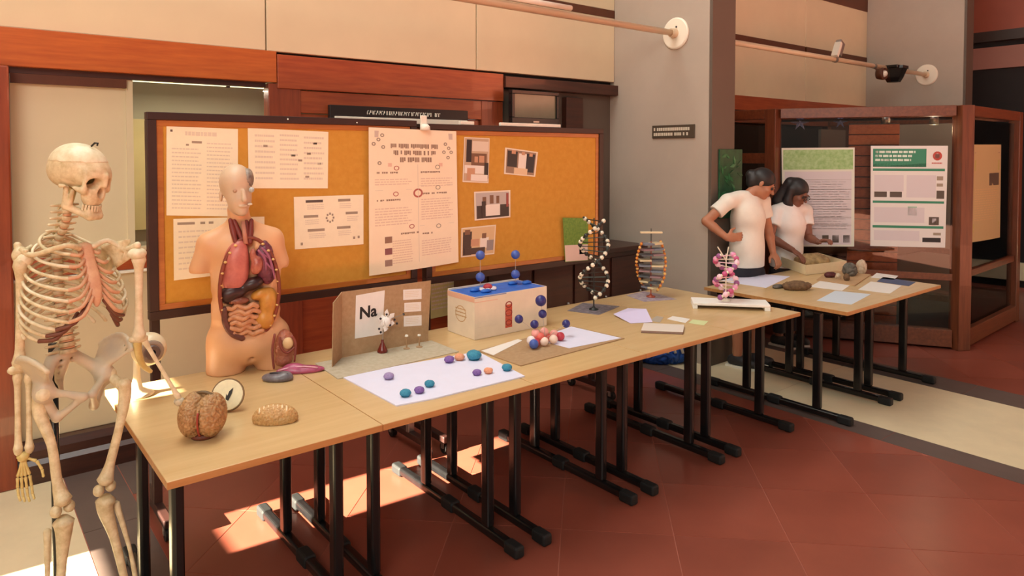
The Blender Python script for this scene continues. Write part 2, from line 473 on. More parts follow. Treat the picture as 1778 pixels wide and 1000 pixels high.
MB().cyl((.82, 4.76, 2.165), (1.76, 4.76, 2.165), .014, n=10).build('lamp_or_glare_tube', mat('lamp_or_glare_tube', (255, 250, 200), .4, emit=(255, 246, 190), estr=2.2), lt, smooth=True)
for x in (.81, 1.44, 1.77): MB().box2((x-.012, 4.745, 2.145), (x+.012, 4.775, 2.187)).build('tube_holder', M_trim, lt)
MB().box2((1.65, 4.70, 2.222), (1.70, 4.82, 2.30)).build('hanger', M_white, lt)
MB().box2((.85, 4.70, 2.222), (.90, 4.82, 2.30)).build('hanger', M_white, lt)

# ---- unseen wall added at the left end, slits cut to shape the sun patches
wl = thing('sun_slit_wall', (-3.6, 3.0, 0), 'unseen end wall with slits cut to shape the sunlight', kind='structure')
def solid(y0, y1, z0, z1): MB().box2((-3.6, y0, z0), (-3.5, y1, z1)).build('wall_section', M_cream, wl)
solid(-.6, 3.348, 0, 12); solid(3.713, 6.0, 0, 12); solid(3.348, 3.713, 0, 1.374); solid(3.348, 3.713, 1.619, 1.764)
solid(3.348, 3.713, 2.454, 12)

# ---- pillars (fin walls) between the bays
def fin(n, x, yn=3.262, th=.225):
    p = thing(n, (x+.11, 3.9, 0), 'grey painted fin wall %s' % ('beside the right end of the notice boards' if x < 6 else 'behind the glass display case'), kind='structure')
    MB().box2((x, yn+.028, 0), (x+th, 4.56, 5)).build('pillar_body', M_pil, p)
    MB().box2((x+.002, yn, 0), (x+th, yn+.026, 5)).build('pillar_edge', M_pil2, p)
    return p
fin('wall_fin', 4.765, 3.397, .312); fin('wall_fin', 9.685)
# ---- second bay
w2 = thing('wall_second_bay', (7.3, 4.5, 0), 'cream panelled wall with brown trims above the display case', kind='structure')
for x0, x1 in ((5.03, 6.55), (6.555, 8.10), (8.105, 9.68)):
    for z0, z1 in ((2.345, 2.925), (3.0, 3.61), (3.77, 5.0)):
        MB().box2((x0, 4.45, z0), (x1, 4.5, z1)).build('wall_panel', M_cream, w2, bevel=.004)
MB().box2((5.03, 4.445, 2.925), (8.08, 4.5, 3.0)).build('wall_trim', M_trim, w2)
MB().box2((8.12, 4.445, 2.925), (9.68, 4.5, 3.0)).build('wall_trim', M_trim, w2)
MB().box2((5.03, 4.445, 3.61), (9.68, 4.5, 3.77)).build('wall_trim', M_trim, w2)
MB().box2((5.03, 4.44, 2.19), (9.68, 4.5, 2.345)).build('wood_fascia', M_woodr, w2)
MB().box2((5.03, 4.46, 0), (9.68, 4.5, 2.19)).build('wood_panel', M_dwood, w2)
MB().box2((5.03, 4.50, 0), (9.68, 4.56, 5.0)).build('wall_core', M_dark, w2)
# ---- far end of the hall
wr = thing('wall_right', (10.7, 2, 0), 'far end of the hall with red fascia above dark glazing', kind='structure')
M_fas = mat('red_fascia', (140, 70, 50), .6, var=.08, scale=2)
MB().box2((10.6, -6, 3.30), (10.8, 4.6, 5.0)).build('red_fascia', M_fas, wr)
MB().box2((10.7, -6, 0), (10.9, 4.6, 3.30)).build('dark_glazing', M_dark, wr)
MB().box2((10.6, -6, 3.17), (10.72, 4.6, 3.30)).build('dark_beam', mat('bronze_beam', (50, 36, 30), .5), wr)
MB().box2((10.6, 3.62, 0), (10.72, 3.80, 3.17)).build('dark_mullion', mat('bronze_beam', (50, 36, 30), .5), wr)
MB().box2((10.66, -6, 2.82), (10.70, 3.58, 3.10)).build('transom_blind', mat('transom_blind', (150, 104, 92), .7, var=.05, scale=2), wr)
MB().box2((10.62, -6, .10), (10.70, 3.60, .32)).build('low_ledge', M_beige, wr)
MB().box2((10.6, 3.8, 0), (10.72, 4.6, 2.4)).build('side_panel', M_pil2, wr)
# ================================================================== tables
M_top = wood('beech_tabletop', (210, 178, 130), (200, 166, 116), 'x', rough=.34, sc=2.2, coat=.15)
M_edge = wood('beech_edge', (190, 138, 84), (170, 118, 66), 'x', rough=.5)
M_blk = mat('black_powder_coat', (20, 19, 20), .25, var=.2, scale=30)
M_rub = mat('black_rubber', (14, 14, 15), .7)
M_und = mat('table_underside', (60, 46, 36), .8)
EDGE = .496; TW = .7228; Y0, Y1 = 2.268, 3.325
def make_table(x0, y0, label, group):
    x1 = x0+TW-.003; y1 = y0+(Y1-Y0)
    t = thing('folding_table', ((x0+x1)/2, (y0+y1)/2, 0), label, 'table', group)
    top = MB().box2((x0, y0, TZ-.022), (x1, y1, TZ)).build('table_top', M_top, t, bevel=.002)
    for lo, hi in (((x0, y0-.0022, TZ-.023), (x1, y0, TZ-.001)), ((x0, y1, TZ-.023), (x1, y1+.0022, TZ-.001)), ((x0-.0006, y0, TZ-.023), (x0, y1, TZ-.001)), ((x1, y0, TZ-.023), (x1+.0006, y1, TZ-.001))):
        MB().box2(lo, hi).build('edge_strip', M_edge, top)
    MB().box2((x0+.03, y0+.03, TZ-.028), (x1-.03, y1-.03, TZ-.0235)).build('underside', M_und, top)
    for x in (x0+.077, x1-.077):
        f = MB().box2((x-.022, y0+.02, .012), (x+.022, y1-.02, .052)).build('foot', M_blk, t, bevel=.012, seg=3)
        for yy, s in ((y0-.005, 1), (y1+.005, -1)):
            MB().box2((x-.026, min(yy, yy+s*.09), .002), (x+.026, max(yy, yy+s*.09), .054)).build('foot_cap', M_rub, f, bevel=.012, seg=3)
        MB().box2((x-.028, (y0+y1)/2-.05, .006), (x+.028, (y0+y1)/2+.05, .06)).build('foot_joint', M_rub, f, bevel=.014, seg=3)
        for y in (y0+.227, y0+.747):
            MB().box2((x-.02, y-.028, .05), (x+.02, y+.028, TZ-.045)).build('leg', M_blk, t, bevel=.012, seg=3)
        MB().box2((x-.02, y0+.07, TZ-.05), (x+.02, y1-.07, TZ-.029)).build('cross_rail', M_blk, t)
    MB().box2((x0+.08, y0+.05, TZ-.045), (x1-.08, y0+.075, TZ-.03)).build('long_rail', M_blk, t)
    MB().box2((x0+.08, y1-.075, TZ-.045), (x1-.08, y1-.05, TZ-.03)).build('long_rail', M_blk, t)
    return t
labels = ['beech folding table nearest the skeleton, carrying the torso and brain models',
          'second table of the row, under the cardboard display and the sheet of clay balls',
          'middle table of the row, under the white box and the ball cluster',
          'fourth table of the row, carrying the tall black and white beaded helix',
          'last table of the long row, carrying the pink helix on a white tray']
t0 = make_table(EDGE, Y0, labels[0], 'row of beech folding tables')
tables = [t0]
for i in range(1, 5):
    c = copy_tree(t0, (TW*i, 0, 0)); c['label'] = labels[i]; tables.append(c)
c = copy_tree(t0, (4.335-EDGE, 2.085-Y0, 0)); c['label'] = 'table at the front of the two students, nearer the long row'; c['group'] = 'tables with rock samples'
c = copy_tree(t0, (4.335+TW-EDGE, 2.085-Y0, 0)); c['label'] = 'rock sample table nearest the glass display case'; c['group'] = 'tables with rock samples'

# ================================================================== mobile notice boards
M_cork = mat('cork', (208, 152, 60), .85, rgb2=(200, 142, 50), scale=30, bump=.08)
M_bfr = mat('board_frame_dark', (50, 26, 22), .45, var=.15, scale=10)
M_bin = wood('board_inner_frame', (190, 116, 48), (168, 94, 36), 'x')
M_alu = mat('aluminium', (170, 168, 164), .35, metal=.8)
BY = 3.50
def board(x0, x1, z0, z1, label, legs):
    t = thing('notice_board', ((x0+x1)/2, BY, 0), label, 'notice board', 'mobile cork notice boards')
    MB().box2((x0+.06, BY, z0+.06), (x1-.06, BY+.02, z1-.06)).build('cork_panel', M_cork, t)
    for lo, hi in (((x0, BY-.015, z1-.035), (x1, BY+.035, z1)), ((x0, BY-.015, z0), (x1, BY+.035, z0+.04)), ((x0, BY-.015, z0+.04), (x0+.04, BY+.035, z1-.035)), ((x1-.04, BY-.015, z0+.04), (x1, BY+.035, z1-.035))):
        MB().box2(lo, hi).build('outer_frame', M_bfr, t, bevel=.003)
    a = .04; b = .068
    for lo, hi in (((x0+a, BY-.006, z1-.063), (x1-a, BY+.02, z1-.035)), ((x0+a, BY-.006, z0+.04), (x1-a, BY+.02, z0+b)), ((x0+a, BY-.006, z0+b), (x0+b, BY+.02, z1-.063)), ((x1-b, BY-.006, z0+b), (x1-a, BY+.02, z1-.063))):
        MB().box2(lo, hi).build('inner_frame', M_bin, t, bevel=.002)
    for x, m in legs:
        MB().box2((x-.02, BY+.036, .09), (x+.02, BY+.07, z1-.1)).build('leg', m, t, bevel=.004)
        f = MB().box2((x-.02, BY-.16, .06), (x+.02, BY+.28, .10)).build('foot', M_bfr, t, bevel=.006)
        for y in (BY-.14, BY+.26):
            c = MB().cyl((x-.014, y, .032), (x+.014, y, .032), .031, n=16).build('caster_wheel', M_rub, f)
            MB().box2((x-.02, y-.012, .03), (x+.02, y+.012, .066)).build('caster_fork', M_alu, c)
    MB().box2((legs[0][0], BY+.04, .30), (legs[-1][0], BY+.06, .34)).build('stretcher', M_bfr, t)
    return t
b1 = board(.702, 2.10, .962, 1.905, 'cork notice board behind the torso model, pinned with large posters', ((.735, M_bfr), (2.085, M_alu)))
b2 = board(2.16, 3.625, .955, 1.89, 'cork notice board behind the white box, pinned with small photos', ((2.20, M_bfr), (3.58, M_bfr)))
# ================================================================== glass display case
M_cw = wood('case_wood', (120, 66, 40), (94, 48, 30), 'z', rough=.35)
M_cwx = wood('case_wood_beam', (124, 68, 40), (98, 50, 30), 'x', rough=.35)
CZ = 2.135
P0, P1, P2 = Vector((6.105, 3.665, 0)), Vector((6.90, 2.335, 0)), Vector((8.50, 2.40, 0))
PB, PC = Vector((6.105, 4.38, 0)), Vector((8.50, 4.38, 0))
dc = thing('display_case', (7.2, 3.4, 0), 'tall wood framed glass display case hung with posters', 'display case')
zv = Vector((0, 0, 1))
for P, s in ((P0, .11), (P1, .12), (P2, .10), (PB, .08), (PC, .08)):
    MB().box((P.x, P.y, CZ/2), (s, s, CZ-.002), math.radians(-30) if P is P1 else 0).build('corner_post', M_cw, dc, bevel=.006)
def rail(a, b, z0, z1, w_, name, m=M_cwx):
    d = (b-a).normalized(); a2 = a+d*.062; b2 = b-d*.062
    return MB().bar(a2+zv*(z0+z1)/2, b2+zv*(z0+z1)/2, w_, z1-z0).build(name, m, dc, bevel=.004)
for a, b in ((PB, P0), (P0, P1), (P1, P2), (P2, PC), (PC, PB)):
    rail(a, b, CZ-.092, CZ, .10, 'top_rail'); rail(a, b, .02, .17, .10, 'bottom_rail')
rail(P1, P2, .62, .68, .05, 'middle_rail'); rail(P0, P1, .60, .66, .03, 'middle_rail')
rail(PB, P0, 1.62, 1.72, .06, 'middle_rail'); rail(P2, PC, .62, .68, .05, 'middle_rail')
d01 = (P1-P0).normalized(); d12 = (P2-P1).normalized(); n01 = d01.cross(zv).normalized(); n12 = d12.cross(zv).normalized()
M_cglass = glass('case_glass', (238, 234, 226), 0.02, 1.42)
for a, b in ((P0, P1), (P1, P2), (PB, P0)):
    d = (b-a).normalized()
    MB().bar(a+d*.062+zv*1.095, b-d*.062+zv*1.095, .006, 1.845).build('glass_pane', M_cglass, dc)
# inside: dark floor and backing, a slatted wooden panel, shelves
poly = [(p.x, p.y) for p in (P0, P1, P2, PC, PB)]
MB().prism(poly, .02, .10).build('case_floor', M_dark, dc)
MB().box2((6.17, 4.34, .1), (8.44, 4.37, CZ-.12)).build('backing', M_dark, dc)
MB().bar(P0+(P1-P0)*.02+Vector((.154, .092, CZ-.104)), P1-(P1-P0)*.02+Vector((.154, .092, CZ-.104)), .03, .024).build('lamp_bar', M_blk, dc)
ua = (P1-P0).normalized(); na = ua.cross(zv); na = na if na.y > 0 else -na      # na points into the case
o_ = P0+ua*.66+na*.16
sp = MB().quad3(o_+zv*.10, ua*.42, na*.03, zv*(CZ-.24)).build('slat_panel_frame', M_dwood, dc)
for k in range(19):
    MB().quad3(o_-na*.022+zv*(.13+k*.098), ua*.42, na*.021, zv*.09).build('wood_slat', M_woodo if k > 16 else M_woodr, sp, bevel=.003)  # top slats take brighter orange wood to imitate lamplight from above
MB().box2((7.45, 3.9, 1.55), (8.0, 3.93, 1.98)).build('grey_panel', mat('grey_panel', (112, 104, 98), .7), dc)
for z in (.64, 1.2): MB().box2((7.2, 3.2, z), (8.42, 4.3, z+.02)).build('shelf', M_dwood, dc)
# ================================================================== flat printed sheets
M_pap = mat('paper_white', (246, 234, 206), .6, var=.02, scale=30)
M_ink = mat('print_dark', (92, 78, 72), .7)
M_inkf = mat('print_faint', (222, 208, 188), .7)
M_inkm = mat('print_mid', (160, 142, 124), .7)
def at_plane(px, py, o, n):
    d = FW + RT*((px-889)/F) - UP*((py-CY)/F); n = Vector(n)
    return CAM + d*((Vector(o)-CAM).dot(n)/d.dot(n))
class Sheet:
    """thin sheet with real corners TL TR BR BL; t: thickness; bow: how far the middle lifts off"""
    def __init__(s, name, c, m, parent=None, t=.0012, bow=.0, n=1, nrm=None):
        s.c = [Vector(p) for p in c]
        s.n = (s.c[3]-s.c[0]).cross(s.c[1]-s.c[0]).normalized()
        if nrm is not None and s.n.dot(Vector(nrm)) < 0: s.n = -s.n
        s.t = t; s.bow = bow
        k = max(1, n); vs = []; fs = []
        for side in (0, 1):
            for j in range(k+1):
                for i in range(k+1):
                    vs.append(s.pt(i/k, j/k, (t if side else 0)))
        N = (k+1)**2
        for j in range(k):
            for i in range(k):
                a = j*(k+1)+i
                fs.append((a, a+1, a+k+2, a+k+1)); fs.append((N+a, N+a+k+1, N+a+k+2, N+a+1))
        ring = [i for i in range(k)]+[j*(k+1)+k for j in range(k)]+[k*(k+1)+k-i for i in range(k)]+[(k-j)*(k+1) for j in range(k)]
        for i in range(len(ring)):
            a, b = ring[i], ring[(i+1) % len(ring)]
            fs.append((b, a, N+a, N+b))
        me = bpy.data.meshes.new(name); me.from_pydata(vs, [], fs); me.update()
        import bmesh
        bm = bmesh.new(); bm.from_mesh(me); bmesh.ops.recalc_face_normals(bm, faces=bm.faces); bm.to_mesh(me); bm.free()
        s.o = link(name, me, parent, None, m)
        s.layers = {}
    def pt(s, u, v, h=0):
        a = s.c[0].lerp(s.c[1], u); b = s.c[3].lerp(s.c[2], u)
        return a.lerp(b, v)+s.n*(h+s.bow*math.sin(math.pi*u)*(.35+.65*v))
    def rect(s, u0, v0, u1, v1, m, lift=.0006):
        q = s.layers.setdefault(m.name, MB())
        p = [s.pt(u, v, s.t+lift) for u, v in ((u0, v0), (u1, v0), (u1, v1), (u0, v1))]
        p2 = [x-s.n*lift for x in p]
        q.add(p2+p, [(0, 1, 2, 3), (7, 6, 5, 4), (0, 4, 5, 1), (1, 5, 6, 2), (2, 6, 7, 3), (3, 7, 4, 0)])
        return s
    def ring(s, u, v, r, w_, m, n=16, asp=1., lift=.0006):
        q = s.layers.setdefault(m.name, MB())
        vs = []
        for k in range(n):
            a = 2*math.pi*k/n
            for rr in (r, r-w_):
                vs.append(s.pt(u+math.cos(a)*rr, v+math.sin(a)*rr*asp, s.t+lift))
        q.add(vs, [(2*k, 2*((k+1) % n), 2*((k+1) % n)+1, 2*k+1) for k in range(n)]); return s
    def lines(s, u0, v0, u1, v1, rows, m, fill=.5, words=True):
        """rows of word-like bars"""
        st = (v1-v0)/rows
        for j in range(rows):
            u = u0; end = u1-(u1-u0)*random.uniform(0, .15)
            if not words: s.rect(u0, v0+j*st, end, v0+j*st+st*fill, m); continue
            while u < end:
                L = (u1-u0)*random.uniform(.05, .14); s.rect(u, v0+j*st, min(u+L, end), v0+j*st+st*fill, m); u += L+(u1-u0)*.022
        return s
    def done(s, name='printed_text'):
        for k, q in s.layers.items():
            o = q.build(name, MC[k], s.o); o['kind'] = 'stuff'
        return s.o
def on_board(name, px, label, cat, m=M_pap, group=None, bow=0, n=1, lift=0.):
    c = [at(x, y, 1, BY-.002-lift) for x, y in px]
    s = Sheet(name, c, m, bow=bow, n=n, nrm=(0, -1, 0))
    tag(s.o, label, cat, group)
    return s
G = 'posters on the left notice board'
s = on_board('poster', [(289, 219), (413, 224), (413, 376), (289, 374)], 'tall pale poster at the top left corner of the board', 'poster', group=G)
s.lines(.25, .05, .75, .10, 1, M_inkf, .9); s.rect(.34, .155, .48, .18, M_inkm).rect(.26, .19, .30, .21, M_inkm)
s.lines(.07, .24, .48, .95, 16, M_inkf, .35); s.lines(.55, .17, .93, .95, 18, M_inkf, .35); s.rect(.05, .035, .08, .06, M_ink); s.done()
s = on_board('poster', [(430, 222), (570, 229), (569, 327), (432, 327)], 'wide pale poster of dense writing above the torso head', 'poster', group=G)
s.lines(.08, .1, .32, .9, 9, M_inkf, .4); s.lines(.38, .08, .62, .9, 10, M_inkf, .4); s.lines(.68, .1, .95, .9, 9, M_inkf, .4)
for u, v in ((.18, .27), (.52, .42), (.61, .5), (.72, .38), (.86, .55), (.80, .2), (.7, .78)): s.rect(u, v, u+.05, v+.035, M_inkm)
s.done()
s = on_board('poster', [(301, 380), (459, 376), (459, 468), (302, 487)], 'pale poster half hidden behind the torso shoulders', 'poster', group=G)
s.rect(.04, .06, .22, .10, M_inkm).rect(.28, .06, .33, .1, M_inkm).rect(.37, .06, .42, .1, M_inkm); s.lines(.05, .2, .45, .9, 8, M_inkf, .3); s.lines(.55, .2, .95, .9, 8, M_inkf, .3); s.done()
s = on_board('poster', [(510, 342), (631, 338), (631, 424), (512, 433)], 'small landscape poster with six headings around a star diagram', 'poster', group=G)
for u, v, w_ in ((.16, .07, .24), (.62, .07, .18), (.13, .36, .2), (.73, .33, .18), (.18, .63, .24), (.60, .61, .2)):
    s.rect(u, v, u+w_, v+.05, M_ink if (u, v) == (.16, .07) else M_inkm); s.lines(u+.02, v+.09, u+w_+.02, v+.2, 3, M_inkf, .4)
for k in range(8):
    a = k*math.pi/4; s.rect(.5+.05*math.cos(a)-.012, .43+.08*math.sin(a)-.02, .5+.05*math.cos(a)+.012, .43+.08*math.sin(a)+.02, M_inkm)
for u, v in ((.08, .88), (.84, .83), (.91, .82)): s.rect(u, v, u+.03, v+.05, M_inkm)
s.done()
# tall research poster bridging the two boards
s = on_board('research_poster', [(640, 221), (792, 228), (796, 455), (641, 479)], 'large tall research poster with an arched title, overlapping both boards', 'poster', mat('poster_peach', (246, 228, 200), .28, var=.02, scale=10), bow=.012, n=8, lift=.018)
M_pk = mat('poster_pink_band', (232, 190, 168), .35); M_ti = mat('poster_title', (150, 122, 102), .5); M_rd = mat('poster_red', (178, 96, 84), .5)
s.rect(.06, .02, .95, .065, mat('poster_header', (206, 186, 172), .4)).rect(.2, .24, .82, .265, M_pk)
def words(u0, u1, v, h, m):
    u = u0
    while u < u1-.012:
        L = random.uniform(.014, .026); s.rect(u, v, u+L*.78, v+h*random.choice((1, .8, 1)), m); u += L
        if random.random() < .16: u += .022
words(.23, .78, .105, .032, M_ti); words(.26, .76, .152, .032, M_ti); words(.33, .70, .2, .034, M_ti)
for v0, v1, u0, u1 in ((.35, .40, .06, .46), (.35, .42, .56, .94), (.55, .68, .06, .46), (.5, .66, .56, .94), (.78, .95, .24, .46), (.80, .92, .56, .94)):
    s.lines(u0, v0, u1, v1, max(3, int((v1-v0)*60)), mat('poster_fine_print', (226, 200, 178), .6), .4)
for u, v, w_ in ((.08, .30, .24), (.56, .30, .24), (.08, .49, .28), (.58, .455, .3), (.33, .73, .2), (.57, .745, .12)): words(u, u+w_, v, .012, M_ti)
s.rect(.525, .25, .53, .95, M_inkf).rect(.06, .425, .46, .428, M_inkf).rect(.54, .40, .95, .403, M_inkf).rect(.54, .69, .95, .693, M_inkf)
for u, v in ((.29, .275), (.76, .27), (.28, .455), (.76, .42), (.45, .69), (.76, .705)): s.ring(u, v, .03, .009, M_rd if u < .5 else M_inkm, asp=.55)
s.ring(.525, .455, .055, .02, M_rd, asp=.6)
for v, c in ((.77, (150, 112, 92)), (.85, (140, 88, 90)), (.93, (160, 128, 116))): s.rect(.16, v-.022, .235, v+.022, mat('poster_photo_%d' % int(v*100), c, .5))
for u, v in ((.1, .08), (.14, .05), (.05, .11), (.15, .13), (.11, .24), (.86, .1), (.9, .13), (.84, .16), (.89, .2), (.93, .16)): s.ring(u, v, .022, .012, M_inkm, 10, asp=.6)
s.done('poster_print')
# photographs
def photo(px, label, blobs):
    s = on_board('photograph', px, label, 'photograph', mat('photo_border', (232, 218, 200), .3), 'photographs on the right notice board')
    for i_, (u0, v0, u1, v1, c) in enumerate(blobs):
        s.rect(u0, v0, u1, v1, mat('photo_tone_%d_%d_%d' % c, c, .3), .0003+.00025*i_)
    s.done('photo_print')
K = (42, 34, 36); SK = (200, 150, 118); WH = (235, 225, 215); BR = (120, 84, 62); GY = (140, 134, 136)
photo([(806, 238), (850, 240), (848, 318), (803, 316)], 'portrait photo pinned at the top, beside the research poster', [(.03, .02, .97, .97, (196, 168, 140)), (.1, .05, .3, .55, K), (.32, .08, .95, .3, (222, 206, 188)), (.3, .35, .9, .62, BR), (.6, .4, .8, .55, SK), (.42, .42, .55, .55, SK), (.05, .62, .8, .8, WH), (.15, .68, .45, .95, SK), (.82, .55, .97, .9, K), (.3, .82, .95, .96, WH)])
photo([(877, 256), (934, 264), (929, 307), (875, 302)], 'tilted photo of a dark dressed group, rightmost on the board', [(.05, .05, .95, .95, (150, 120, 98)), (.08, .1, .38, .7, K), (.2, .05, .32, .2, SK), (.42, .15, .66, .75, WH), (.66, .12, .92, .85, (30, 26, 40)), (.5, .08, .6, .2, SK), (.74, .1, .84, .22, SK), (.3, .72, .72, .96, (226, 196, 160))])
photo([(823, 333), (886, 330), (886, 377), (824, 383)], 'landscape photo of people holding a white sheet, in the middle', [(.04, .05, .96, .95, (186, 176, 172)), (.06, .5, .96, .95, K), (.3, .48, .7, .88, WH), (.22, .2, .32, .5, BR), (.42, .15, .52, .45, BR), (.6, .18, .68, .45, BR), (.88, .1, .94, .6, (150, 60, 56)), (.2, .35, .3, .9, K)])
photo([(801, 396), (861, 390), (858, 441), (800, 447)], 'lowest photo on the board, of seated people at a table', [(.03, .04, .97, .96, (216, 184, 140)), (.05, .15, .3, .95, K), (.1, .08, .25, .25, BR), (.28, .42, .52, .66, SK), (.55, .4, .8, .75, WH), (.6, .25, .72, .42, BR), (.75, .5, .95, .85, GY), (.1, .72, .7, .93, K)])
s = on_board('postcard', [(977, 378), (1021, 379), (1021, 452), (981, 455)], 'green and pink leaflet at the bottom right corner of the board', 'leaflet', mat('leaflet_green', (120, 156, 62), .5, rgb2=(84, 128, 44), scale=60), lift=.016)
s.rect(.02, .62, .98, .99, mat('leaflet_pink', (226, 200, 192), .5)).rect(.62, .70, .85, .84, mat('leaflet_purple', (116, 86, 110), .5)); s.done('leaflet_print')
# white rails and a solid glare spot along the top of the boards
for k, (a, b, lab) in enumerate((((798, 217), (822, 218), 'short white rail resting on top of the notice board, left of the television'), ((868, 219), (972, 224), 'long white rail resting on top of the notice board under the television'))):
    p = at(*a, 1, BY+.01); q = at(*b, 1, BY+.01)
    tag(MB().box2((p.x, BY, 1.8905), (q.x, BY+.022, 1.912)).build('white_rail', M_white, bevel=.003), lab, 'rail', 'white rails on the board')
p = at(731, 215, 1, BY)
cl = thing('glare_clip', (p.x, BY, 1.87), 'glare spot at the top of the research poster, built as a white clip', 'lamp')
MB().box2((p.x-.02, BY-.035, 1.855), (p.x+.02, BY-.02, 1.935)).build('clip', M_white, cl, bevel=.004)  # white solids stand in for a glare spot on the glossy poster
MB().lathe([(.03, 0), (.028, .02), (.016, .035)], (p.x, BY-.045, 1.85), 14).build('lamp_or_glare_head', M_white, cl, smooth=True)  # lower half of the glare shape, no lamp here
for px_, py_ in ((500, 207), (620, 213)):
    p = at(px_, py_, 1, BY-.02)
    tag(MB().sphere((p.x, BY-.019, p.z), .004, 8, 6).build('push_pin', M_white, smooth=True), 'white pin in the top frame of the board %s' % ('above the wide poster' if px_ == 500 else 'left of the research poster'), 'pin', 'pins on the board frame')
# ================================================================== black header sign on the wood panel
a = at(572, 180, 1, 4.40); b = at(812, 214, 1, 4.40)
hs = thing('header_sign', ((a.x+b.x)/2, 4.42, 1.93), 'long black sign with white lettering and glare built as a white strip above the boards', 'sign')
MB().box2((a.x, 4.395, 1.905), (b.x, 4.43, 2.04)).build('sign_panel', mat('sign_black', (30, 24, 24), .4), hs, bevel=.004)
MB().box2((a.x+.03, 4.372, 1.928), (b.x-.02, 4.394, 1.965)).build('white_strip', M_white, hs, bevel=.003)  # raised white bar stands in for a reflection below the lettering
q = MB(); x = a.x+.27; random.seed(3)
while x < b.x-.25:
    L = random.uniform(.013, .022)
    q.box2((x, 4.393, 1.985), (x+L*.3, 4.3945, 2.012)); q.box2((x, 4.393, random.choice((1.985, 1.996, 2.006))), (x+L*.8, 4.3945, 2.012))
    x += L+(.02 if random.random() < .1 else 0)
o = q.build('sign_lettering', M_white, hs); o['kind'] = 'stuff'
# ================================================================== television in the recess
tv = thing('television', (3.86, 4.35, 1.7), 'small black framed television in the recess above the right board', 'television')
a = at(889, 155, 1, 4.30); b = at(971, 218, 1, 4.30)
for lo, hi in (((a.x, 4.30, a.z-.03), (b.x, 4.345, a.z)), ((a.x, 4.30, b.z), (b.x, 4.345, b.z+.055)), ((a.x, 4.30, b.z+.055), (a.x+.03, 4.345, a.z-.03)), ((b.x-.03, 4.30, b.z+.055), (b.x, 4.345, a.z-.03))):
    MB().box2(lo, hi).build('bezel', M_blk, tv, bevel=.004)
MB().box2((a.x+.03, 4.312, b.z+.055), (b.x-.03, 4.343, a.z-.03)).build('screen', mat('tv_screen', (112, 108, 84), .12, rgb2=(96, 82, 60), scale=1.6), tv)  # olive and brown tones imitate the hall reflected in the screen
MB().box2((a.x+.05, 4.346, b.z+.08), (b.x+.06, 4.40, a.z-.02)).build('back_shell', M_blk, tv, bevel=.02)
MB().box2(((a.x+b.x)/2-.05, 4.40, b.z+.15), ((a.x+b.x)/2+.05, 4.498, b.z+.28)).build('wall_mount', M_blk, tv)
MB().box2(((a.x+b.x)/2-.03, 4.298, b.z+.018), ((a.x+b.x)/2+.03, 4.301, b.z+.03)).build('maker_badge', M_alu, tv)
# dark sideboard and pale notice under the right board
sb = thing('sideboard', (3.7, 4.2, 0), 'dark wooden sideboard against the wall behind the boards', 'sideboard')
MB().box2((2.95, 4.0, .06), (4.66, 4.38, .90)).build('body', M_dwood, sb, bevel=.006)
MB().box2((2.92, 3.97, .90), (4.68, 4.40, .94)).build('top', M_dwood, sb, bevel=.006)
for x in (2.99, 3.41, 3.83, 4.25):
    d = MB().box2((x, 3.985, .10), (x+.39, 3.999, .86)).build('door', M_dwood, sb, bevel=.004)
    MB().sphere((x+.34, 3.975, .55), .012, 8, 6).build('knob', M_alu, d, smooth=True)
a = at(752, 488, 1, 4.38); b = at(812, 545, 1, 4.38)
s = Sheet('wall_notice', [(a.x, 4.452, a.z), (b.x, 4.452, a.z+.015), (b.x, 4.452, b.z), (a.x, 4.452, b.z-.01)], mat('notice_green', (214, 206, 140), .6, var=.05, scale=10), nrm=(0, -1, 0))
tag(s.o, 'yellowish notice on the wall below the gap between the boards', 'notice')
s.lines(.1, .15, .9, .85, 7, M_inkf, .4); s.done()
# ================================================================== pipes with spotlights, plate sign, leafy banner
M_pipe = mat('cream_pipe', (214, 190, 158), .3, var=.03, scale=6)
M_bone_w = mat('lamp_white', (240, 232, 214), .4)
def rail_pipe(x0, x1, y, z, label, n):
    t = thing('lighting_pipe', (x1, y, z), label, 'pipe', 'lighting pipes along the bays')
    MB().cyl((x0, y, z), (x1-.02, y, z), .026, n=14).build('pipe', M_pipe, t, smooth=True)
    MB().lathe([(.02, 0), (.132, 0), (.132, .012), (.120, .02), (.02, .02)], (x1, y, z), 32, Matrix.Rotation(-math.pi/2, 3, 'Y')).build('wall_disc', M_bone_w, t, smooth=False, bevel=.004)
    MB().lathe([(.0, 0), (.040, 0), (.036, .05), (.0, .05)], (x1-.02, y, z), 20, Matrix.Rotation(-math.pi/2, 3, 'Y')).build('flange', M_pipe, t, smooth=False)
    MB().sphere((x1-.022, y-.018, z+.05), .009, 8, 6).build('set_screw', M_blk, t, smooth=True)
    return t
p1 = rail_pipe(-1.5, 4.765, 3.755, 2.715, 'cream lighting pipe ending in a white disc on the nearer fin wall', 1)
MB().cyl((2.80, 3.745, 2.768), (3.55, 3.745, 2.768), .020, n=12).build('lamp_or_glare_tube', M_white, p1, smooth=True)  # white sleeve stands in for a bright highlight along the pipe
MB().cyl((3.22, 3.745, 2.785), (3.22, 3.745, 3.2), .010, n=8).build('hanger_rod', M_white, p1)
p2 = rail_pipe(5.03, 9.685, 3.70, 2.707, 'cream lighting pipe above the display case with a disc on the far fin wall', 2)
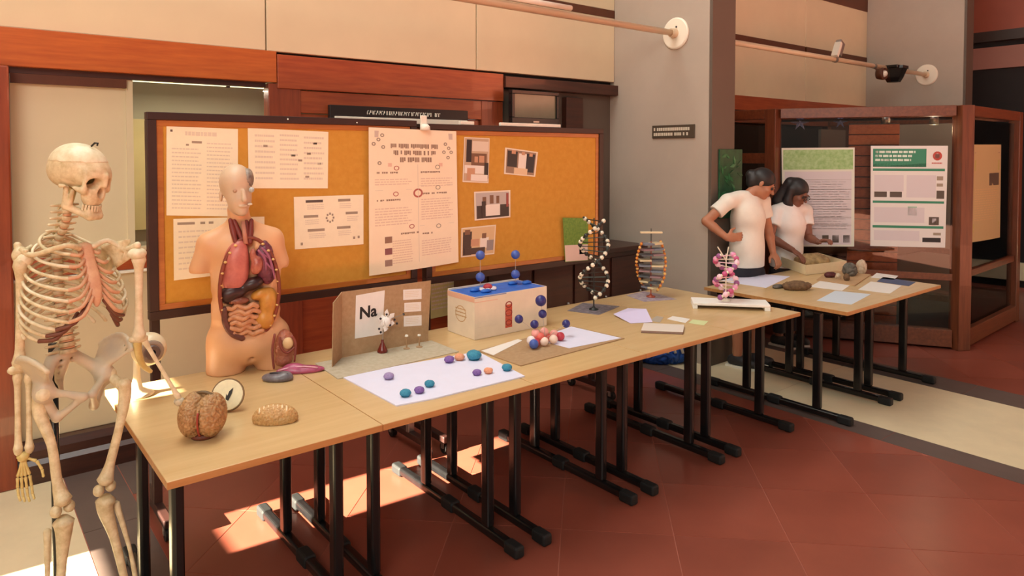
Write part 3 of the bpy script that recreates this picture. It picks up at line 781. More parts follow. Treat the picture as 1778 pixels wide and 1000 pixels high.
def spot(px, py, kind, label):
    p = at(px, py, 1, 3.70)
    t = thing('spotlight', (p.x, 3.70, 2.707), label, 'spotlight', 'spotlights on the far pipe')
    MB().lathe([(.030, -.02), (.033, -.02), (.033, .02), (.030, .02)], (p.x, 3.70, 2.707), 14, Matrix.Rotation(math.pi/2, 3, 'Y')).build('clamp', M_alu, t)
    if kind == 'up':
        MB().box((p.x+.0, 3.66, 2.82), (.10, .06, .16), Matrix.Rotation(.5, 3, 'Y')).build('housing', M_alu, t, bevel=.008)
        MB().box((p.x-.055, 3.655, 2.80), (.045, .07, .17), Matrix.Rotation(.5, 3, 'Y')).build('reflector', M_white, t, bevel=.006)
    elif kind == 'black':
        MB().lathe([(.15, .0), (.15, .03), (.10, -.10), (.07, -.155), (.0, -.155)][::-1], (p.x, 3.66, 2.70), 6).build('shade', M_blk, t)
        MB().box2((p.x-.15, 3.56, 2.70), (p.x+.15, 3.72, 2.735)).build('lid', M_blk, t, bevel=.006)
    else:
        MB().lathe([(.0, -.05), (.055, -.04), (.07, .02), (.062, .05), (.05, .02), (.0, .0)], (p.x, 3.62, 2.61), 18, Matrix.Rotation(math.pi/2, 3, 'X')).build('housing', M_trim, t, smooth=True)
        MB().sphere((p.x, 3.59, 2.61), .040, 12, 8).build('bulb', M_white, t, smooth=True)
        MB().cyl((p.x, 3.68, 2.68), (p.x, 3.65, 2.64), .012).build('arm', M_trim, t)
spot(1450, 95, 'up', 'white and grey spotlight tilted up above the display case')
spot(1517, 125, 'round', 'small round lamp hanging left of the black shade')
spot(1546, 120, 'black', 'black wedge shaped shade hanging from the far pipe')
ps = thing('plate_sign', (4.76, 3.77, 1.9), 'small dark sign with two rows of pale lettering on the fin wall', 'sign')
MB().box2((4.751, 3.555, 1.845), (4.764, 3.995, 1.955)).build('sign_plate', mat('plate_brown', (78, 66, 54), .4), ps, bevel=.003)
q = MB()
for z0, z1 in ((1.908, 1.934), (1.866, 1.892)):
    y = 3.975
    while y > 3.60:
        L = random.uniform(.016, .024); q.box2((4.749, y-L*.75, z0), (4.7512, y, z1)); y -= L+(.014 if random.random() < .2 else 0)
o = q.build('sign_lettering', mat('plate_letters', (206, 196, 178), .5), ps); o['kind'] = 'stuff'
# leafy banner against the edge of the fin wall
lb = thing('leaf_banner', (4.93, 3.385, 0), 'dark green leafy picture hung on the edge of the fin wall behind a student', 'picture')
a = at(1249, 259, 1, 3.387); b = at(1287, 345, 1, 3.387)
MB().box2((a.x, 3.380, b.z-.15), (b.x, 3.396, a.z)).build('picture_panel', mat('leaf_dark', (22, 62, 40), .5, rgb2=(34, 92, 54), scale=14), lb, bevel=.003)
ML = [mat('leaf_a', (40, 110, 64), .5), mat('leaf_b', (30, 84, 52), .5), mat('leaf_c', (70, 128, 84), .5)]
for k in range(26):
    cx = random.uniform(a.x+.03, b.x-.03); cz = random.uniform(b.z-.1, a.z-.04); an = random.uniform(0, 6.28); L = random.uniform(.03, .05)
    d = Vector((math.cos(an), 0, math.sin(an))); n_ = Vector((-d.z, 0, d.x)); c0 = Vector((cx, 3.3785, cz))
    pts = [c0-d*L, c0+n_*L*.35+Vector((0, -.004, 0)), c0+d*L, c0-n_*L*.35+Vector((0, -.004, 0))]
    pts2 = [p_+Vector((0, .0015, 0)) for p_ in pts]
    MB().add(pts+pts2, [(0, 1, 2, 3), (7, 6, 5, 4), (0, 4, 5, 1), (1, 5, 6, 2), (2, 6, 7, 3), (3, 7, 4, 0)]).build('leaf', random.choice(ML), lb)
# ================================================================== posters on the display case
def on_case(name, px, o, n, label, m, bow=0., k=1):
    o2 = Vector(o)+Vector(n)*.008
    s = Sheet(name, [at_plane(x, y, o2, n) for x, y in px], m, bow=bow, n=k, nrm=n)
    tag(s.o, label, 'poster', 'posters on the display case'); return s
n01 = Vector((-abs(n01.x), -abs(n01.y), 0)); 
if n12.y > 0: n12 = -n12
M_gr = mat('poster_green', (44, 132, 100), .45); M_gr2 = mat('poster_green_pale', (150, 196, 170), .45); M_lav = mat('poster_lavender', (214, 204, 208), .5); M_pdk = mat('poster_photo_dark', (84, 72, 62), .5)
s = on_case('poster', [(1512, 253), (1646, 253), (1641, 430), (1511, 427)], P0, n01, 'white and green poster with a red emblem on the case front', mat('case_poster_white', (228, 222, 218), .4))
s.rect(.03, .03, .73, .21, M_gr).rect(.03, .175, .73, .21, M_gr2).rect(.03, .225, .97, .25, M_gr).rect(.03, .545, .97, .568, M_gr).rect(.03, .79, .97, .815, M_gr)
s.rect(.05, .29, .44, .45, M_lav).rect(.48, .29, .86, .51, M_lav).rect(.05, .61, .72, .76, M_lav).rect(.05, .84, .66, .94, M_lav)
for v in (.05, .09, .13): s.lines(.06, v, .62-.5*(v-.05), v+.028, 1, mat('poster_white_ink', (220, 236, 224), .5), .8)
s.ring(.87, .10, .06, .028, mat('emblem_red', (186, 70, 58), .5), 14, asp=.75).rect(.84, .08, .90, .13, mat('emblem_dark', (120, 70, 60), .5)).lines(.80, .165, .95, .18, 1, mat('emblem_red', (186, 70, 58), .5), .8)
s.rect(.05, .455, .22, .51, M_pdk).rect(.26, .455, .42, .51, M_pdk).rect(.87, .30, .95, .34, M_inkm).rect(.87, .37, .95, .40, M_inkm).rect(.87, .44, .97, .52, M_pdk).rect(.78, .70, .91, .78, M_pdk).rect(.82, .715, .875, .76, M_lav).rect(.5, .60, .62, .69, M_gr2).rect(.84, .855, .94, .88, M_inkm).rect(.70, .905, .94, .95, mat('poster_black', (30, 26, 28), .5))
s.done('poster_print')
s = on_case('poster', [(1357, 257), (1484, 256), (1483, 428), (1359, 428)], P0, n01, 'pale poster with a green photo header behind the student in the white T-shirt', mat('case_poster_cream', (222, 220, 206), .4))
s.rect(.02, .02, .98, .22, mat('header_leaf', (136, 176, 104), .5, rgb2=(176, 204, 146), scale=30)).rect(.04, .24, .96, .98, M_lav)
for v in (.32, .42, .52, .62, .70, .78): s.rect(.04, v, .96, v+.006, M_inkm)
s.lines(.06, .34, .94, .84, 20, mat('poster_grey_print', (198, 188, 192), .6), .4)
for u in (.38, .56, .70, .85): s.rect(u, .885, u+.09, .96, M_pdk)
s.done('poster_print')
s = on_case('poster', [(1690, 251), (1738, 251), (1736, 412), (1685, 421)], P1, n12, 'narrow cream poster on the right side of the case', mat('case_poster_tan', (182, 164, 122), .5), bow=.01, k=6)
s.rect(.05, .08, .95, .09, M_inkm).rect(.06, .16, .94, .27, mat('poster_olive', (170, 166, 96), .5)).rect(.55, .30, .92, .43, M_pdk).lines(.08, .46, .92, .80, 14, mat('poster_tan_print', (196, 172, 128), .6), .4).rect(.06, .82, .94, .86, mat('poster_olive', (170, 166, 96), .5)).rect(.06, .88, .94, .90, mat('poster_olive', (170, 166, 96), .5)); s.done('poster_print')
# stars and little lamps under the top of the case
def inside(px, py, dist):
    return at_plane(px, py, P0-n01*dist, n01)
M_star = mat('foil_star', (150, 164, 220), .4)
for k, (px_, py_) in enumerate(((1389, 212), (1459, 211))):
    c = inside(px_, py_, .18)
    t = thing('hanging_star', (c.x, c.y, CZ-.116), 'blue foil star hanging in the case, %s' % ('nearest the left post' if k == 0 else 'second from the left post'), 'star', 'foil stars in the case')
    q = MB(); u = (P1-P0).normalized(); R_ = .085 if k == 0 else .065
    ring_ = []
    for i in range(12):
        a_ = 2*math.pi*i/12; r_ = R_ if i % 2 == 0 else R_*.38
        ring_.append(c+u*math.cos(a_)*r_+zv*math.sin(a_)*r_)
    vs = ring_+[c+n01*.02, c-n01*.02]
    q.add(vs, [(i, (i+1) % 12, 12) for i in range(12)]+[((i+1) % 12, i, 13) for i in range(12)])
    q.build('star', M_star, t)
    MB().cyl(c+zv*R_*.9, (c.x, c.y, CZ-.117), .0015, n=6).build('thread', M_alu, t)
for k, (px_, py_) in enumerate(((1538, 208), (1622, 207))):
    c = inside(px_, py_, .18)
    t = thing('case_lamp', (c.x, c.y, CZ-.116), 'small grey downlight in the case, %s' % ('above the white and green poster' if k == 0 else 'nearest the corner post'), 'lamp', 'downlights in the case')
    MB().lathe([(.0, 0), (.035, 0), (.042, .05), (.025, .10), (.0, .10)], (c.x, c.y, c.z-.05), 14).build('lamp_or_glare_head', M_alu, t, smooth=True)
    MB().cyl((c.x, c.y, c.z+.04), (c.x, c.y, CZ-.117), .01, n=8).build('stem', M_blk, t)
    pl = bpy.data.lights.new('case_lamp_light', 'POINT'); pl.energy = 3.5; pl.color = (1, .78, .5); pl.shadow_soft_size = .03
    po = bpy.data.objects.new('case_lamp_light', pl); COL.objects.link(po); po.location = (c.x, c.y, c.z-.10)
# ================================================================== things on the long row of tables
random.seed(11)
def zat(p, py):       # height of the photo row py above the point p (vertical through p)
    d = depth(p); return CAMZ - (py-265.7)*d/F
def V(x, y, z=0): return Vector((x, y, z))
def noisy(o, amp, sc, seed=0):
    """real surface relief: folded displacement along normals"""
    me = o.data; n = len(me.vertices)
    co = np.empty(n*3, np.float32); me.vertices.foreach_get('co', co); co = co.reshape(-1, 3)
    no = np.empty(n*3, np.float32); me.vertices.foreach_get('normal', no); no = no.reshape(-1, 3)
    q = co*sc+seed
    w_ = np.stack([np.sin(q[:, 1]*1.3+2*np.sin(q[:, 2]*.7)), np.sin(q[:, 2]*1.1+2*np.sin(q[:, 0]*.8)), np.sin(q[:, 0]*1.2+2*np.sin(q[:, 1]*.6))], -1)
    q = q+1.4*w_
    f = np.abs(np.sin(q[:, 0])*np.cos(q[:, 1]*.9)+np.sin(q[:, 1])*np.cos(q[:, 2])+np.sin(q[:, 2]*1.1)*np.cos(q[:, 0]))
    f = np.minimum(f, .8)-.4
    co += no*(f*amp)[:, None]
    me.vertices.foreach_set('co', co.ravel()); me.update()

# ---- eye model on a cone stand
M_cone = mat('ivory_plastic', (232, 218, 186), .4, var=.04, scale=12)
b = T(238, 686); ez = zat(b, 602)
em = thing('eye_model', b, 'large eyeball model on an ivory cone stand beside the skeleton', 'model')
MB().lathe([(.062, 0), (.064, .006), (.05, .012), (.022, .03), (.014, .07), (.011, ez-TZ-.05)], b, 24).build('stand', M_cone, em, smooth=True)
ec = V(b.x+.035, b.y-.055, ez)
dirn = (RT*.62-FW*.78+zv*-.05).normalized(); Rm = dirn.to_track_quat('Z', 'Y').to_matrix()
MB().cyl(V(b.x, b.y, ez-.055), ec+V(0, 0, -.02), .009).build('neck', M_cone, em)
MB().sphere(ec, .066, 24, 16).build('eyeball', mat('eye_white', (226, 212, 178), .35, var=.05, scale=10), em, smooth=True)
MB().lathe([(.0, .050), (.046, .050), (.043, .060), (.036, .064), (.0, .064)], ec, 24, Rm).build('iris_ring', mat('eye_ring', (150, 132, 116), .4), em)
MB().lathe([(.0, .055), (.030, .064), (.026, .069), (.0, .069)], ec, 24, Rm).build('iris', mat('eye_iris', (104, 88, 84), .35), em)
MB().lathe([(.0, .06), (.012, .0695), (.0, .073)], ec, 20, Rm).build('pupil', mat('eye_pupil', (26, 20, 22), .2), em, smooth=True)
# ---- brain model
M_brain = mat('brain_tan', (188, 148, 100), .5, rgb2=(156, 112, 70), scale=60)
b = T(353, 758)
br = thing('brain_model', b, 'round wrinkled tan brain model at the front of the first table', 'model')
up_ = zv; side = RT; fr = V(-FW.x, -FW.y).normalized()
c = b+V(0, 0, .078)
s = SDF(c-V(.11, .11, .10), c+V(.11, .11, .11), .003)
A_ = np.array([[side.x, fr.x, 0], [side.y, fr.y, 0], [0, 0, 1]])
s.add(ell(c-side*.028, (.048, .072, .076), A_), 0); s.add(ell(c+side*.030, (.044, .070, .072), A_), .006)
s.cut(ell(c+side*.012+fr*.07+zv*.02, (.0035, .03, .075), A_), .004)
o = s.build('cerebrum', M_brain, br); noisy(o, .0075, 190, 1)
MB().tube([c+side*.012+fr*(.073*math.cos(t))+zv*(.076*math.sin(t)-.004) for t in np.linspace(-.75, .45, 9)], .0035, 6).build('red_vessel', mat('vessel_red', (150, 50, 36), .4), br, smooth=True)
MB().tube([c+side*(.066*math.cos(t))-fr*.0+zv*(.078*math.sin(t)) for t in np.linspace(.5, 2.6, 12)], .006, 6).build('membrane_rim', mat('rim_brown', (98, 76, 44), .5), br, smooth=True)
MB().lathe([(.0, 0), (.038, 0), (.046, .012), (.03, .02), (.0, .02)], b, 18).build('brain_base', mat('base_redbrown', (110, 52, 36), .5), br, smooth=True)
# ---- round brain slice standing on edge
b = T(396, 713); R_ = .062
sl = thing('brain_slice', b, 'round pale brain slice standing upright with a dark butterfly mark', 'model')
nf = (-FW*.9+RT*.12+zv*.30).normalized(); Rm = nf.to_track_quat('Z', 'Y').to_matrix(); c = b+zv*(R_*.98)
MB().lathe([(.0, -.02), (.045, -.02), (.060, -.008), (.062, .0), (.060, .004), (.0, .004)], c, 28, Rm).build('slice_body', mat('slice_rim', (122, 92, 56), .5, var=.15, scale=40), sl)
MB().lathe([(.0, .0041), (.0565, .0041), (.055, .0062), (.0, .0066)], c, 28, Rm).build('cut_face', mat('slice_cream', (236, 222, 184), .5, var=.06, scale=50), sl)
u_ = RT; v_ = nf.cross(RT).normalized() if nf.cross(RT).z > 0 else -nf.cross(RT).normalized()
q = MB(); pts = [(1.35*a_, 1.35*b_) for a_, b_ in ((-.020, .016), (-.010, .012), (0, -.002), (.004, .010), (.014, .020), (.012, .004), (.004, -.016), (-.004, -.012), (-.010, .0))]
q.add([c+nf*.0072+u_*x+v_*y for x, y in pts]+[c+nf*.006+u_*x+v_*y for x, y in pts], [tuple(range(9)), tuple(range(17, 8, -1))]+[(i, (i+1) % 9, 9+(i+1) % 9, 9+i) for i in range(9)])
q.build('ventricle_mark', mat('ventricle_dark', (40, 36, 34), .6), sl)
# ---- half cerebellum, grey lobe, pink lobe
b = T(478, 732)
lf = thing('brain_half', b, 'loaf shaped ridged brain half lying in front of the round slice', 'model')
ax = (RT*.98+FW*.12); ax = V(ax.x, ax.y).normalized(); ay = V(-ax.y, ax.x)
A_ = np.array([[ax.x, ay.x, 0], [ax.y, ay.y, 0], [0, 0, 1]])
s = SDF(b-V(.11, .11, .01), b+V(.11, .11, .09), .003)
s.add(ell(b+zv*.016, (.080, .044, .048), A_), 0); s.clip(lambda g: (b.z+.0005)-g[..., 2])
o = s.build('lobe', mat('cerebellum_tan', (206, 164, 108), .5, rgb2=(182, 136, 84), scale=70), lf); noisy(o, .005, 210, 3)
for k in range(7):
    x = -.055+k*.016
    P_ = [b+ax*(x+.004*math.sin(t*2))+ay*(-.040*math.cos(t))*.86+zv*(.017+.046*math.sin(t)*math.sqrt(max(0, 1-(x/.085)**2))) for t in np.linspace(.75, 1.5, 6)]
    MB().tube(P_, .0036, 6).build('fold', mat('fold_pale', (232, 208, 168), .5), lf, smooth=True)
b = T(482, 660)
gl_ = thing('grey_lobe', b, 'flat dark grey organ model lying beside the pink one', 'model')
s = SDF(b-V(.10, .10, .01), b+V(.10, .10, .05), .003)
A_ = np.array([[RT.x, -RT.y, 0], [RT.y, RT.x, 0], [0, 0, 1]])
s.add(ell(b+zv*.012, (.068, .04, .022), A_), 0); s.add(ell(b+zv*.022+RT*.03, (.03, .026, .016), A_), .01); s.clip(lambda g: (b.z+.0005)-g[..., 2])
o = s.build('organ', mat('organ_grey', (92, 82, 88), .35, rgb2=(128, 120, 124), scale=30), gl_)
MB().tube([b+RT*x+zv*(.036-.6*x*x*4)-FW*(.012) for x in np.linspace(-.03, .05, 8)], .003, 6).build('ridge', mat('organ_grey_dark', (58, 50, 56), .4), gl_, smooth=True)
b = T(522, 646)
pk = thing('pink_lobe', b, 'long pink purple organ model at the foot of the torso', 'model')
ax = V(RT.x, RT.y)*.96+V(FW.x, FW.y)*.2; ax.normalize(); A_ = np.array([[ax.x, -ax.y, 0], [ax.y, ax.x, 0], [0, 0, 1]])
s = SDF(b-V(.13, .13, .01), b+V(.13, .13, .06), .003)
s.add(ell(b+zv*.010, (.105, .035, .020), A_), 0); s.add(ell(b-ax*.03+zv*.022, (.045, .026, .020), A_), .012); s.clip(lambda g: (b.z+.0005)-g[..., 2])
s.build('organ', mat('organ_pink', (190, 90, 126), .32, rgb2=(150, 62, 92), scale=24), pk)
MB().tube([b+ax*x+zv*(.030-1.6*x*x)-FW*.02 for x in np.linspace(-.09, .08, 10)], .004, 6).build('pale_edge', mat('organ_pink_pale', (226, 160, 178), .35), pk, smooth=True)

# ---- folded cardboard display
M_card = mat('cardboard', (176, 144, 108), .8, rgb2=(164, 130, 94), scale=50, bump=.05)
M_cardg = mat('cardboard_base', (190, 178, 156), .8, rgb2=(176, 162, 138), scale=40)
M_wp = mat('white_card', (232, 226, 220), .6, var=.02, scale=30)
cdsp = thing('cardboard_display', (1.65, 3.0, TZ), 'folded brown cardboard stand with papers pasted on it', 'display board')
bl = at(592, 611, 1, 3.135); br_ = at(742, 590, 1, 3.135); tl = at(593, 507, 1, 3.15); tr = at(748, 487, 1, 3.15)
bk = Sheet('back_panel', [(tl.x, 3.152, tl.z), (tr.x, 3.152, tr.z), (br_.x, 3.132, TZ+.004), (bl.x, 3.132, TZ+.004)], M_card, cdsp, t=.004, nrm=(0, -1, 0))
Sheet('side_flap', [(tl.x-.10, 3.03, tl.z-.02), (tl.x-.002, 3.150, tl.z), (bl.x-.002, 3.131, TZ+.004), (bl.x-.10, 3.02, TZ+.004)], M_card, cdsp, t=.004, nrm=(-.5, -1, 0))
MB().prism([(1.325, 3.125), (1.310, 2.845), (1.96, 2.865), (1.965, 3.125)], TZ+.0002, TZ+.004).build('base_sheet', M_cardg, cdsp)
cdsp['category'] = 'display board'
def bk_sheet(px, m=M_wp):
    return Sheet('pasted_paper', [at_plane(x, y, bk.c[0]+bk.n*.0045, bk.n) for x, y in px], m, cdsp, t=.0008, nrm=(0, -1, 0))
s = bk_sheet([(618, 513), (668, 504), (664, 580), (616, 588)])
me = text_mesh('Na', .080, 'lettering', bold=.0022); 
u_ = (s.c[1]-s.c[0]).normalized(); v_ = (s.c[0]-s.c[3]).normalized(); nn = s.n
ctr = s.pt(.44, .44, .0016)
me.transform(Matrix(((u_.x, v_.x, nn.x, ctr.x), (u_.y, v_.y, nn.y, ctr.y), (u_.z, v_.z, nn.z, ctr.z), (0, 0, 0, 1))))
link('lettering', me, s.o, None, mat('marker_black', (22, 20, 20), .6))
for a_ in ((700, 501, 732, 520), (702, 524, 731, 541), (701, 547, 732, 566)):
    s = bk_sheet([(a_[0], a_[1]+2), (a_[2], a_[1]), (a_[2], a_[3]-1), (a_[0], a_[3]+1)]); s.lines(.1, .2, .9, .85, 4, M_inkf, .35); s.done()
# red flask with the white paper atom model
b = T(664, 613)
fl = thing('flask_model', b+V(0, 0, .004), 'small dark red flask holding a white paper atom on a wire', 'model')
b = b+V(0, 0, .0042)
MB().lathe([(.024, 0), (.026, .006), (.022, .016), (.010, .044), (.007, .05), (.007, .062)], b, 16).build('flask', mat('flask_red', (110, 34, 26), .25), fl, smooth=True)
hc = V(b.x+.02, b.y+.0, zat(b, 560))
MB().tube([b+zv*.055, b+zv*.09+V(.004, 0, 0), hc], .0018, 6).build('wire', M_alu, fl)
MB().sphere(hc, .026, 12, 8).build('core', M_wp, fl, smooth=True)
for k in range(13):
    a_ = random.uniform(0, 6.28); e = random.uniform(-.8, .9); L = random.uniform(.035, .075)
    d = V(math.cos(a_)*math.cos(e)*1.15, math.sin(a_)*math.cos(e)*.5, math.sin(e)*.8).normalized(); sd = d.cross(V(.2, -1, .3)).normalized()
    p_ = [hc+d*.018, hc+d*L*.7+sd*.014, hc+d*L, hc+d*L*.7-sd*.014]; nn = d.cross(sd)*.0014
    MB().add(p_+[x+nn for x in p_], [(0, 1, 2, 3), (7, 6, 5, 4), (0, 4, 5, 1), (1, 5, 6, 2), (2, 6, 7, 3), (3, 7, 4, 0)]).build('paper_petal', M_wp, fl)
for k, (dx, dz) in enumerate(((-.045, .03), (-.01, .045), (-.05, -.02), (.012, -.012), (-.038, -.04), (.04, .01), (.055, -.012), (.095, .028))):
    MB().sphere(hc+V(dx, -.03+.01*k*.3, dz), .006, 8, 6).build('dark_bead', mat('bead_black', (36, 26, 34), .4), fl, smooth=True)
MB().cyl(hc+V(.02, -.02, .02), hc+V(.095, -.012, .028), .0015, n=6).build('wire', M_alu, fl)
# two little candle stands
for k, (px_, py_, tpy) in enumerate(((706, 607, 582), (728, 604, 581))):
    b = T(px_, py_)+V(0, 0, .0042)
    t = thing('candle_stand', b, 'tiny white topped stick on the cardboard base, %s' % ('beside the flask' if k == 0 else 'nearest the white box'), 'stick', 'white topped sticks')
    h = zat(b, tpy)-b.z
    MB().lathe([(.016, 0), (.016, .003), (.004, .006), (.003, h-.008)], b, 12).build('stick', M_card, t)
    MB().lathe([(.0, h-.008), (.009, h-.006), (.008, h+.002), (.0, h+.005)], b, 12).build('white_tip', M_white, t, smooth=True)
# ---- sheet with clay balls
M_lil = mat('lilac_sheet', (222, 222, 244), .55, var=.02, scale=12)
sh = MB().prism([(1.335, 2.842), (1.345, 2.395), (1.50, 2.372), (1.966, 2.362), (2.03, 2.80), (1.60, 2.842)], TZ+.0004, TZ+.0058).build('ball_sheet', M_lil)
tag(sh, 'large pale lilac sheet of paper scattered with coloured clay balls', 'paper')
TEAL = mat('clay_teal', (62, 146, 172), .7, rgb2=(42, 118, 150), scale=120, bump=.2); PUR = mat('clay_purple', (140, 104, 172), .7, rgb2=(112, 78, 146), scale=120, bump=.2); ORA = mat('clay_orange', (238, 168, 132), .7, rgb2=(216, 140, 104), scale=120, bump=.2); LIL = mat('clay_lilac', (170, 150, 190), .7, rgb2=(146, 124, 172), scale=120, bump=.2)
balls = [(675, 660, 9, LIL, 'flat lilac clay ball alone near the left edge of the sheet'), (704, 690, 10, TEAL, 'teal clay ball nearest the front corner of the sheet'), (728, 684, 9, PUR, 'purple clay ball in the front row of three'), (746, 673, 9, TEAL, 'teal clay ball at the right of the front three'),
         (780, 631, 9, PUR, 'purple clay ball beside the orange one at the back'), (798, 627, 9, ORA, 'orange clay ball between purple and teal at the back'), (823, 626, 13, TEAL, 'largest teal clay ball at the back of the sheet'),
         (828, 653, 8, PUR, 'purple clay ball beside an orange one near the right'), (848, 650, 8, ORA, 'orange clay ball near the right, next to a purple one'), (880, 645, 9, TEAL, 'teal clay ball nearest the right corner of the sheet')]
for px_, py_, r_, m_, lab in balls:
    p = T(px_, py_-2, TZ+.006); r = r_/pxm(p)
    o = MB().sphere(p+zv*(r*.62-.0002), r, 16, 10, (1, 1, .62)).build('clay_ball', m_, smooth=True); noisy(o, r*.10, 3/r, random.random()*9)
    tag(o, lab, 'ball', 'clay balls on the sheet')
    MB().lathe([(r*.7, 0), (r*.72, .0012), (.0, .0013)], p+zv*.0, 14).build('ball_base', m_, o)
# ---- white box with a blue inside
x0, x1, y0, y1, z1 = 2.15, 2.655, 2.995, 3.25, .962
wb_ = thing('white_box', ((x0+x1)/2, (y0+y1)/2, TZ), 'white cardboard box with blue top and a red figure', 'box')
M_bx = mat('box_card', (226, 212, 190), .6, var=.04, scale=14)
M_blue = mat('box_blue', (38, 112, 206), .5, rgb2=(24, 86, 180), scale=16)
for lo, hi, nm in (((x0, y0, TZ+.0005), (x1, y0+.005, z1), 'front_panel'), ((x0, y1-.005, TZ+.0005), (x1, y1, z1+.01), 'rear_panel'), ((x0, y0+.005, TZ+.0005), (x0+.005, y1-.005, z1), 'side_panel'), ((x1-.005, y0+.005, TZ+.0005), (x1, y1-.005, z1), 'side_panel')):
    MB().box2(lo, hi).build(nm, M_bx, wb_, bevel=.0015)
MB().box2((x0+.005, y0+.005, z1-.006), (x1-.005, y1-.005, z1-.001)).build('blue_top', M_blue, wb_)
MB().box2((x0+.006, y0+.006, TZ+.001), (x1-.006, y1-.006, TZ+.005)).build('bottom_panel', M_bx, wb_)
sF = Sheet('front_print', [(x0, y0-.0002, z1), (x1, y0-.0002, z1), (x1, y0-.0002, TZ+.002), (x0, y0-.0002, TZ+.002)], M_bx, wb_, t=.0004, nrm=(0, -1, 0))
RED = mat('print_red', (196, 84, 60), .6); RED2 = mat('print_red_dark', (140, 50, 40), .6); PB = mat('print_blue', (130, 140, 176), .6)
sF.rect(0, .005, .42, .03, PB).rect(.0, .12, .30, .135, mat('print_peach', (224, 176, 150), .6)).rect(.02, .60, .25, .61, M_inkf).rect(.02, .72, .3, .73, M_inkf)
for v in np.linspace(.3, .8, 9): sF.rect(.45-.045, v, .45+.05, v+.06, RED)
sF.ring(.452, .30, .048, .016, RED2, 16, 1.7, lift=.0011); sF.ring(.452, .50, .05, .012, RED2, 16, 1.7, lift=.0011); sF.ring(.452, .74, .045, .012, RED2, 16, 1.7, lift=.0011)
sF.done('print')
sL = Sheet('side_print', [(x0-.0002, y1, z1), (x0-.0002, y0, z1), (x0-.0002, y0, TZ+.002), (x0-.0002, y1, TZ+.002)], M_bx, wb_, t=.0004, nrm=(-1, 0, 0))
sL.rect(0, 0, 1, .13, mat('print_peach', (224, 176, 150), .6)); sL.lines(.3, .35, .75, .6, 3, mat('print_tan', (196, 156, 104), .6), .3); sL.ring(.5, .48, .2, .02, mat('print_tan', (196, 156, 104), .6)); sL.done('print')
# things in the box top: a red and white clay flower and blue crumpled paper
p = V(2.33, 3.12, z1-.001)
cf = thing('clay_flower', p, 'red and white clay flower lying in the blue box top', 'flower')
for k in range(6):
    a_ = k*math.pi/3; MB().sphere(p+V(.04*math.cos(a_), .03*math.sin(a_), .008), .016, 10, 7, (1.2, 1, .5)).build('petal', mat('clay_white', (226, 216, 224), .6), cf, smooth=True)
MB().sphere(p+V(0, 0, .018), .026, 12, 8, (1, 1, .7)).build('centre', mat('clay_red', (176, 56, 66), .6), cf, smooth=True)
for k, (dx, dy) in enumerate(((.16, .05), (.24, .02), (-.1, -.04), (-.13, .02))):
    o = MB().sphere(V(2.38+dx, 3.11+dy, z1+.007), .022, 10, 7, (1.5, .9, .4)).build('blue_lump', M_blue, smooth=True); noisy(o, .006, 120, k)
    tag(o, 'crumpled blue lump in the box top, %s' % ('right of the flower', 'nearest the right end', 'left front of the flower', 'left of the flower')[k], 'lump', 'blue lumps in the box')
BLU = mat('ball_blue', (66, 92, 170), .45, var=.08, scale=20); BLD = mat('ball_navy', (44, 44, 112), .4, var=.1, scale=20)
MW = mat('thin_wire', (190, 186, 180), .4, metal=.6)
for k, (px_, pys) in enumerate(((834, (443, 481)), (895, (442, 476)))):
    base = at(px_, 500, 1, 3.15); bx_ = base.x
    t = thing('ball_stick', V(bx_, 3.15, z1-.001), 'wire with two blue balls rising from the %s end of the box' % ('left' if k == 0 else 'right'), 'model', 'blue balls on wires')
    zs = [at(px_, py, 1, 3.15).z for py in pys]
    MB().cyl(V(bx_, 3.15, z1-.001), V(bx_, 3.15, zs[0]), .0015, n=6).build('wire', MW, t)
    for z_ in zs: MB().sphere(V(bx_, 3.15, z_), .026, 16, 10).build('ball', BLU, t, smooth=True)
# ---- ball cluster on cardboard
cb = MB().prism([(2.04, 2.815), (2.05, 2.492), (2.785, 2.52), (2.745, 2.885)], TZ+.0003, TZ+.005).build('cardboard_sheet', M_card)
tag(cb, 'flat brown cardboard under the pink and blue ball cluster', 'cardboard')
pp = MB().prism([(2.40, 2.80), (2.42, 2.56), (2.77, 2.53), (2.735, 2.875)], TZ+.0052, TZ+.0062).build('paper_sheet', M_lil); tag(pp, 'pale blue paper on the cardboard, right of the ball cluster', 'paper')
pp = MB().prism([(2.05, 2.80), (2.05, 2.70), (2.33, 2.82), (2.33, 2.855)], TZ+.0052, TZ+.0060).build('paper_strip', M_wp); tag(pp, 'white paper strip on the cardboard, left of the ball cluster', 'paper')
base = T(948, 603)+zv*.0065; cyy = base.y+.03
PNK = mat('ball_pink', (240, 168, 160), .5); COR = mat('ball_coral', (222, 104, 92), .5); CRM = mat('ball_cream', (244, 216, 200), .5); CRI = mat('ball_crimson', (190, 58, 72), .5); WHB = mat('ball_white', (240, 230, 232), .5)
cl_ = thing('nucleus_model', base, 'cluster of pink, red and white balls ringed by navy balls on wires', 'model')
r = .024
for px_, py_, dy, m_ in ((930, 579, .02, PNK), (945, 576, .035, PNK), (938, 585, .0, COR), (962, 580, .03, PNK), (945, 595, -.022, CRM), (961, 594, -.02, CRM), (973, 591, .0, CRI), (922, 591, .0, WHB), (930, 595, -.01, CRI), (950, 588, .03, COR)):
    p = at(px_, py_, 1, cyy+dy); p.z = max(p.z, TZ+.0063+r*.95)
    MB().sphere(p, r*.95, 14, 10).build('nucleon_ball', m_, cl_, smooth=True)
ctr = at(947, 588, 1, cyy)
